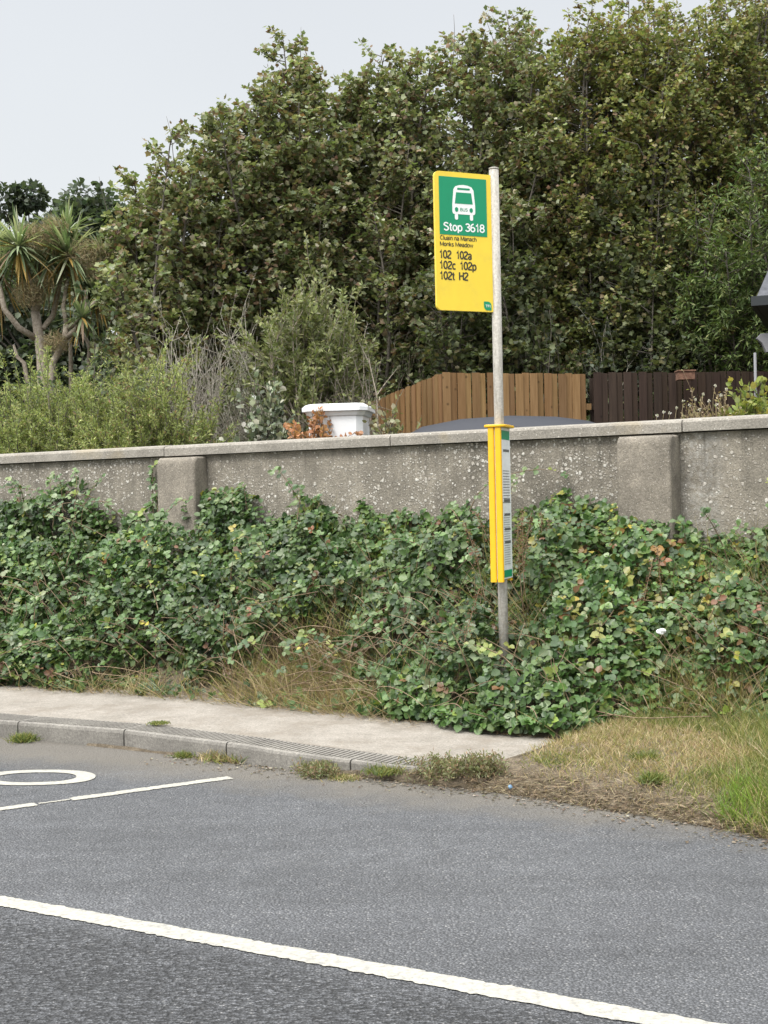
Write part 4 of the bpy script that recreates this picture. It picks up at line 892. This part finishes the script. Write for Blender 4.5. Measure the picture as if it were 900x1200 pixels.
# keep the post and case a little clear, in front of them leaves thin out
nearp = (abs(P[:, 0]-ptop[0]) < .11) & (P[:, 1] < PD+.05) & (P[:, 2] > .48)
keep &= ~(nearp & (rng.random(n) > .12))
P = P[keep]; s = s[keep]; n = len(P)
outn = nrm(-Nd*.75+Zd*.75)
k = MB(); cen = []
ax = nrm(outn*.3+rvec(n)*[1, 1, .5]-[0, 0, .45]); nn = nrm(outn+rvec(n)*.62)
bb = nrm(np.cross(ax, nn)); size = rng.uniform(.027, .072, n)
tone = .86+.30*vnoise(P, 1.3); yel = np.clip((s+5.3)/3, 0, 1)*(P[:, 2] > .6)*(vnoise(P, 2.3) > -.1)
C = pal(n, BRP, BRW)*tone[:, None]*[.98, 1.06, .92]; m2 = rng.random(n) < yel*.2; C[m2] = pal(int(m2.sum()), [(.20, .21, .05), (.30, .26, .05), (.25, .15, .05)], [4, .8, 1])
isgreen = rng.random(n) < .8
for side, ang_, sc2 in ((0, 0, 1.1), (1, 1.15, .9), (-1, -1.15, .9)):
    d = ax*math.cos(ang_)+bb*math.sin(ang_); m = np.ones(n, bool) if side == 0 else isgreen
    n2_ = nrm(nn+rvec(n)*.18); leaves(k, (P+d*.006+rvec(n)*.006)[m], d[m], n2_[m], size[m]*sc2, OV, (C*rng.uniform(.85, 1.15, (n, 1)))[m], 1.08)
# arching sprays that break the outline, and leaves climbing the wall
ca_ = MB(); sp_px = [(60, 560), (85, 552), (180, 545), (176, 560), (255, 575), (285, 568), (350, 572), (372, 580), (430, 598), (505, 612), (545, 590), (560, 600), (612, 598), (640, 610), (690, 585), (718, 592), (745, 640), (800, 628), (860, 625), (890, 640), (20, 565), (120, 560), (220, 590), (655, 620), (470, 600)]
for i in range(150):
    if i < len(sp_px): 
        tip = on_t(sp_px[i][0], sp_px[i][1], TW-.07-rng.random()*.2); sa, ta = st(tip); a = RD(sa+rng.normal()*.15, ta-rng.random()*.1, tip[2]-.5)
    else:
        sa = rng.uniform(-12, 1.5); f = rng.uniform(.05, .95); ta = foot_t(sa)+(TW-foot_t(sa))*f; a = RD(sa, ta, float(bank_z(sa, ta))-.15)
        tip = a+np.array([*(rng.normal(size=2)*.3), 0])-Nd*.12+Zd*rng.uniform(.15, .42)
        tip = tip-Nd*max(0, tip@Nd-(TW-.05))
        if abs(tip[0]-ptop[0]) < .15: continue
    p_ = curve(a, tip, .12, 9, up=.35); p_ = p_-Nd*np.maximum(0, p_@Nd-(TW-.04))[:, None]; ca_.tube(p_, np.linspace(.005, .002, 9), 4)
    for j in range(2, 9):
        for r_ in range(1):
            c = p_[j]; d0 = nrm(rvec(1)[0]*[1, 1, .4]-Nd*.4); b_ = nrm(np.cross(d0, outn)); cc_ = pal(1, BRP, BRW)
            cc_ = cc_*rng.uniform(.9, 1.2)
            for a_ in (0, 1.1, -1.1):
                d = d0*math.cos(a_)+b_*math.sin(a_); leaves(k, [c+d*.01], [d], [outn+rvec(1)[0]*.5], rng.uniform(.035, .058), OV, cc_, 1.08)
br = k.build('bramble_thicket', M['bramble'], smooth=True); tag(br, 'thick green bramble growth covering the bank below the wall', 'brambles', kind='stuff')
# canes and dead stems threaded through the growth
for i in range(1300):
    sa = rng.uniform(-12.5, 2); f = rng.uniform(.02, .9); ta = foot_t(sa)+(TW-foot_t(sa))*f; a = RD(sa, ta, float(bank_z(sa, ta))*.55+.03)
    b = a+Ud*rng.normal()*.35-Nd*rng.uniform(-.1, .35)+Zd*rng.uniform(.15, .5); 
    if abs(b[0]-ptop[0]) < .1 and b[1] < PD: continue
    lim = RD(*st(b), 0); b[2] = min(b[2], float(bank_z(*st(b)))+.12)
    p_ = curve(a, b, .12, 7, up=.12); ca_.tube(p_, np.linspace(.005, .0025, 7), 3, cap=False)
ca_.build('cane', M['cane'], br, True)
# reddish dock seed spikes standing in the brambles by the post
dk = []
for i, (x, y, Yd) in enumerate([(543, 612, 9.9), (556, 600, 9.9), (562, 690, 9.4), (612, 596, 10.0), (622, 604, 10.1), (634, 600, 10.2), (607, 612, 9.9), (645, 610, 10.2), (765, 655, 9.5), (770, 640, 9.6)]):
    tip = at(x, y, Yd); b = tip-[rng.normal()*.18, 0, .75]
    dkr = thing('dock_plant', b, ['brown dock seed spike left of the timetable case, leftmost', 'brown dock seed spike nearest the timetable case on its left', 'drooping dark brown dock spike low left of the post', 'red brown dock spike immediately right of the timetable case', 'second red brown dock spike right of the case', 'third red brown dock spike right of the case', 'short brown dock spike close to the case on its right', 'rightmost brown dock spike in the cluster beside the case', 'brown dock spike below the wider wall pier, shorter', 'brown dock spike below the wider wall pier, taller'][i], 'dock plant', 'dock seed spikes')
    k = MB(); p_ = curve(b, tip, .04, 8); k.tube(p_, np.linspace(.004, .002, 8), 4); k.build('stem', M['cane'], dkr, True)
    k = MB(); n = 170; f = rng.uniform(.5, 1, n)*7; ii = np.minimum(f.astype(int), 6); c = p_[ii]+(p_[ii+1]-p_[ii])*(f-ii)[:, None]; d = rvec(n)
    leaves(k, c+d*(.05*(1.1-(f/7-.5)*1.6)*rng.random(n))[:, None], d+[0, 0, .4], rvec(n), rng.uniform(.01, .02, n), LANCE, pal(n, [(.19, .105, .06), (.13, .075, .045), (.24, .16, .085)], [2, 2, 1]), 2.5); k.build('seed_spike', M['needle'], dkr)

# ------------------------------------------------------------ GRASS
def blades(mb, P, L, cols, wts, wd=.004, lean=.5, bias=(0, 0, 0), var=.25):
    n = len(P); d = nrm(rng.normal(size=(n, 3))*[lean, lean, .1]+[0, 0, 1]+np.array(bias)); u = np.array([0, .35, .7, 1.]); h = L*rng.uniform(.5, 1.2, n)
    side = nrm(np.cross(d, rvec(n))); dr = nrm(rng.normal(size=(n, 3))*[1, 1, 0]+[0, 0, -.3]); cv = rng.uniform(.05, .55, n)
    Q = P[:, None]+d[:, None]*(u[None]*h[:, None])[:, :, None]+dr[:, None]*((u[None]**2)*(h*cv)[:, None])[:, :, None]
    ww = wd*rng.uniform(.6, 1.3, n)[:, None]*np.array([1, .9, .6, .08])[None]
    V = np.stack([Q-side[:, None]*ww[:, :, None]/2, Q+side[:, None]*ww[:, :, None]/2], 2).reshape(n, 8, 3)
    F = np.array([[0, 1, 3, 2], [2, 3, 5, 4], [4, 5, 7, 6]]); Fa = (F[None]+(np.arange(n)*8)[:, None, None]).reshape(-1, 4)
    mb.add(V.reshape(-1, 3), Fa, np.repeat(pal(n, cols, wts, var), 8, axis=0))
STRAW = [(.36, .28, .16), (.46, .37, .22), (.26, .19, .11), (.30, .25, .12)]
GR = [(.14, .17, .045), (.20, .22, .06), (.10, .135, .04), (.28, .26, .09)]
def vz(s, t_): 
    f = np.clip((t_-verge_lo(s))/(verge_hi(s)-verge_lo(s)), 0, 1); m = np.clip((s-KP[4][0])/.8, 0, 1); w_ = np.clip((s-pe+.25)/.5, 0, 1); return (.055+.105*w_)*(1-np.exp(-f*7))*(.35+.65*m)-.01
# dry grass in the hollows of the bank
k = MB(); n = 70000; s, t_, f = surf(n); P = s[:, None]*Ud+t_[:, None]*Nd; 
P[:, 2] = core_z(s, f)
zz_ = P.copy(); zz_[:, 2] += .25
q = zz_-EYE; ff = q@Fw; X = 450+FPX*(q@Rt)/ff; Y = 600-FPX*(q@Up)/ff
dm = dry_mask(X, Y); kp = rng.random(n) < (dm*.9+.05); P = P[kp]; X = X[kp]
far = X > 640
blades(k, P[~far], .32, STRAW+GR[:2], [4, 3, 3, 2, 1.2, 1.2], .0045, .7, tuple(-Nd*.45)); blades(k, P[far], .42, STRAW+GR, [3, 2, 2, 2, 2, 2, 1, 1], .005, .5, tuple(-Nd*.4))
n = 10000; s, t_, f = surf(n, -6.6, 2.2); P = s[:, None]*Ud+t_[:, None]*Nd; P[:, 2] = bank_z(s, t_)-.30; kp = (vnoise(P, 1.9) > -.08) & ~((abs(P[:, 0]-ptop[0]) < .12) & (P[:, 1] < PD)); P = P[kp]
blades(k, P, .38, STRAW+GR+[(.2, .12, .07)], [2, 1.2, 2, 2, 2, 2, 1, 2, 1.5], .0045, .55, tuple(-Nd*.35))
tag(k.build('dry_grass', M['grass']), 'straw coloured dry grass in the hollows of the bank', 'grass', kind='stuff')
# verge grass to the right of the pavement end
k = MB(); n = 120000; s = rng.uniform(pe-.2, 3.0, n); lo, hi = verge_lo(s), verge_hi(s)+.25; f = rng.random(n); t_ = lo+(hi-lo)*f
P = s[:, None]*Ud+t_[:, None]*Nd; P[:, 2] = vz(s, t_)
q = P-EYE; ff = q@Fw; X = 450+FPX*(q@Rt)/ff; Y = 600-FPX*(q@Up)/ff
den = np.clip((X-610)/90, .0, 1)*np.clip((f-.03)/.2+np.clip((X-780)/150, 0, 1), .06, 1)*(.4+.6*(vnoise(P, 3.5) > -.3))
kp = rng.random(n) < den; P, X, Y, f = P[kp], X[kp], Y[kp], f[kp]
green = (vnoise(P, 1.6)*.35+np.clip((X-760)/260, 0, .40)) > .16; lng = np.clip((860-Y)/60, 0, 1)+np.clip((X-830)/80, 0, 1)
blades(k, P[green], (.07+.085*lng)[green], GR+STRAW[:2], [3, 3, 2, 2.5, 1.2, .8], .0042, .55); blades(k, P[~green], (.065+.10*lng)[~green], STRAW+GR[:2]+[GR[3]], [4, 3, 2, 3, 1.2, 1.2, 2], .004, .75)
n = 2600; s = rng.uniform(st(gz(845, 960))[0], st(gz(845, 960))[0]+1.6, n); t_ = edge_t(s)+rng.uniform(.06, .55, n); P = s[:, None]*Ud+t_[:, None]*Nd; P[:, 2] = vz(s, t_)
blades(k, P, .14, [(.17, .26, .04), (.24, .34, .06), (.12, .19, .04)], [3, 2, 2], .0045, .45)
tag(k.build('verge_grass', M['grass']), 'yellow green rough grass on the verge at the right', 'grass', kind='stuff')
# cut straw and twig litter along the road edge and pavement back
k = MB(); n = 24000; s = rng.uniform(KP[3][0]-.4, 3, n); t_ = edge_t(s)+abs(rng.normal(size=n))*.17+.0; P = s[:, None]*Ud+t_[:, None]*Nd; P[:, 2] = vz(s, t_)+.012+rng.random(n)*.02
onk = (t_ > kerb_t(s)-.02) & (s < s_end); P = P[~onk]
n = 5000; s = rng.uniform(-11, pe+.6, n); t_ = foot_t(s)-rng.random(n)**2*.22+.05; P2 = s[:, None]*Ud+t_[:, None]*Nd; P2[:, 2] = ktop(s)+.012
P2 = P2[vnoise(P2, 2.) > -.35]
for Q in (P, P2):
    n = len(Q); d = nrm(rng.normal(size=(n, 3))*[1, 1, .12]); leaves(k, Q, d, Zd+rvec(n)*.3, rng.uniform(.02, .09, n), LANCE, pal(n, [(.30, .24, .15), (.20, .14, .09), (.40, .33, .21), (.12, .09, .06)], [3, 3, 1.6, 2], .3), .22)
n = 6000; s = rng.uniform(KP[3][0]-.5, 3, n); t_ = edge_t(s)+rng.normal(size=n)*.12+.05; Q = s[:, None]*Ud+t_[:, None]*Nd; Q[:, 2] = np.maximum(.010, vz(s, t_)*(t_ > edge_t(s))+.008)
d = nrm(rng.normal(size=(n, 3))*[1, 1, .1]); leaves(k, Q, d, Zd+rvec(n)*.4, rng.uniform(.006, .026, n), OV, pal(n, [(.2, .16, .12), (.12, .09, .06), (.3, .27, .22)], [2, 2, 1]), 1.)
tag(k.build('straw_litter', M['grass']), 'dead stalks and leaf litter strewn along the kerb and verge', 'litter', kind='stuff')
# kerbside weeds, each tuft its own thing
WD = [(28, 868, .09, .07, 'small green weed tuft at the foot of the kerb near the left edge', 0), (217, 886, .06, .05, 'tiny green weed sprig by the kerb left of the dry clump', 0), (262, 889, .15, .08, 'brown and green weed clump at the kerb joint', 1), (285, 891, .09, .07, 'green weed clump touching the dry clump by the kerb', 1),
      (375, 901, .16, .10, 'feathery dull weed clump left of the middle of the kerb end', 2), (405, 905, .12, .05, 'low brown weed patch between two feathery weed clumps', 1), (455, 905, .16, .09, 'green cushion weed near the middle of the kerb end', 0), (518, 908, .24, .12, 'largest dull green weed bush in the silt by the kerb end', 2), (558, 912, .18, .12, 'reddish stalky weed right of the largest weed bush', 2), (660, 888, .22, .06, 'low bright green weed patch beyond the pavement end', 0),
      (757, 892, .08, .10, 'small dark green thistle like weed in the dry verge', 0), (765, 912, .08, .09, 'small bright green grass tuft in the dry verge', 0), (186, 848, .07, .02, 'flat green sprig lying on the kerb top', 0)]
for x, y, r_, h_, lab, kd_ in WD:
    zz = .0 if y > 856 else .13
    p = gz(x, y+(6 if y > 895 else 0), zz+.01); h_ *= .7 if y > 895 else 1; r_ *= .85 if y > 895 else 1; 
    if x > 640: p = gz(x, y, .12); p[2] = .1
    if x <= 640 and y > 856: sw, tw = st(p); p[2] = max(0., float(vz(sw, tw)))
    root = thing('weed_tuft', p, lab, 'weed', 'weeds along the kerb'); n = 700 if kd_ != 2 else 420
    Q = p+rng.normal(size=(n, 3))*[r_*.42, r_*.42, 0]; k = MB()
    cols = [GR+[(.09, .14, .035)], STRAW+GR, [(.17, .19, .085), (.25, .25, .13), (.14, .15, .07), (.27, .19, .12)]][kd_]
    if kd_ == 2:
        for i in range(60):
            a = Q[i]; b = a+rng.normal(size=3)*[.05, .05, 0]+[0, 0, h_*rng.uniform(.6, 1.3)]; k.tube(curve(a, b, .08, 5), .0018, 3, (.2, .14, .09), False)
            m = 40; f_ = rng.random((m, 1)); dd = rvec(m); leaves(k, a+(b-a)*f_+dd*.01, dd+[0, 0, .5], rvec(m), rng.uniform(.012, .03, m), LANCE, pal(m, cols, [1]*len(cols)), 1.3)
    blades(k, Q, h_*(1 if kd_ != 2 else .45), cols, [1]*len(cols), .004 if kd_ == 2 else .0055, .8); k.build('leaves', M['grass'], root)
# loose litter
def scrap(name, p, r_, mat, label, sq=(1, 1, 1), rot=0.):
    th_ = np.linspace(0, 2*math.pi, 11)[:-1]; k = MB(); rows = []
    for ph in np.linspace(.15, math.pi-.15, 6):
        rows.append([np.array(p)+r_*np.array(sq)*np.array([math.sin(ph)*math.cos(a), math.sin(ph)*math.sin(a), math.cos(ph)])*rng.uniform(.75, 1.2) for a in list(th_)+[th_[0]]])
    rows = [r__[:-1]+[r__[0]] for r__ in rows]; k.grid(np.array(rows)); k.ngon(rows[0][:-1]); k.ngon(rows[-1][:-1][::-1]); o = k.build(name, mat, origin=p); tag(o, label, 'litter'); return o
pL = at(263, 800, gz(263, 806, .12)[1]); scrap('crumpled_cup', pL, .035, M['whitepaint'], 'crushed white paper cup standing at the edge of the brambles', (.7, .7, 1.3))
pL = at(424, 793, 10.1); scrap('crumpled_wrapper', pL, .026, M['blueplastic'], 'small blue and white wrapper in the dry grass hollow', (1.3, 1, .8))
pL = at(775, 740, 8.55); scrap('plastic_bag', pL, .026, M['paper'], 'crumpled pale plastic bag caught in the brambles at the right', (1.2, 1, .7))
pL = gz(598, 922, .05); scrap('bottle_top', pL, .012, M['blueplastic'], 'tiny turquoise scrap in the silt at the road edge')
for o in bpy.data.objects:
    if '_loc' in o: del o['_loc']
print('objects', len(bpy.data.objects), 'faces', sum(len(m.polygons) for m in bpy.data.meshes))
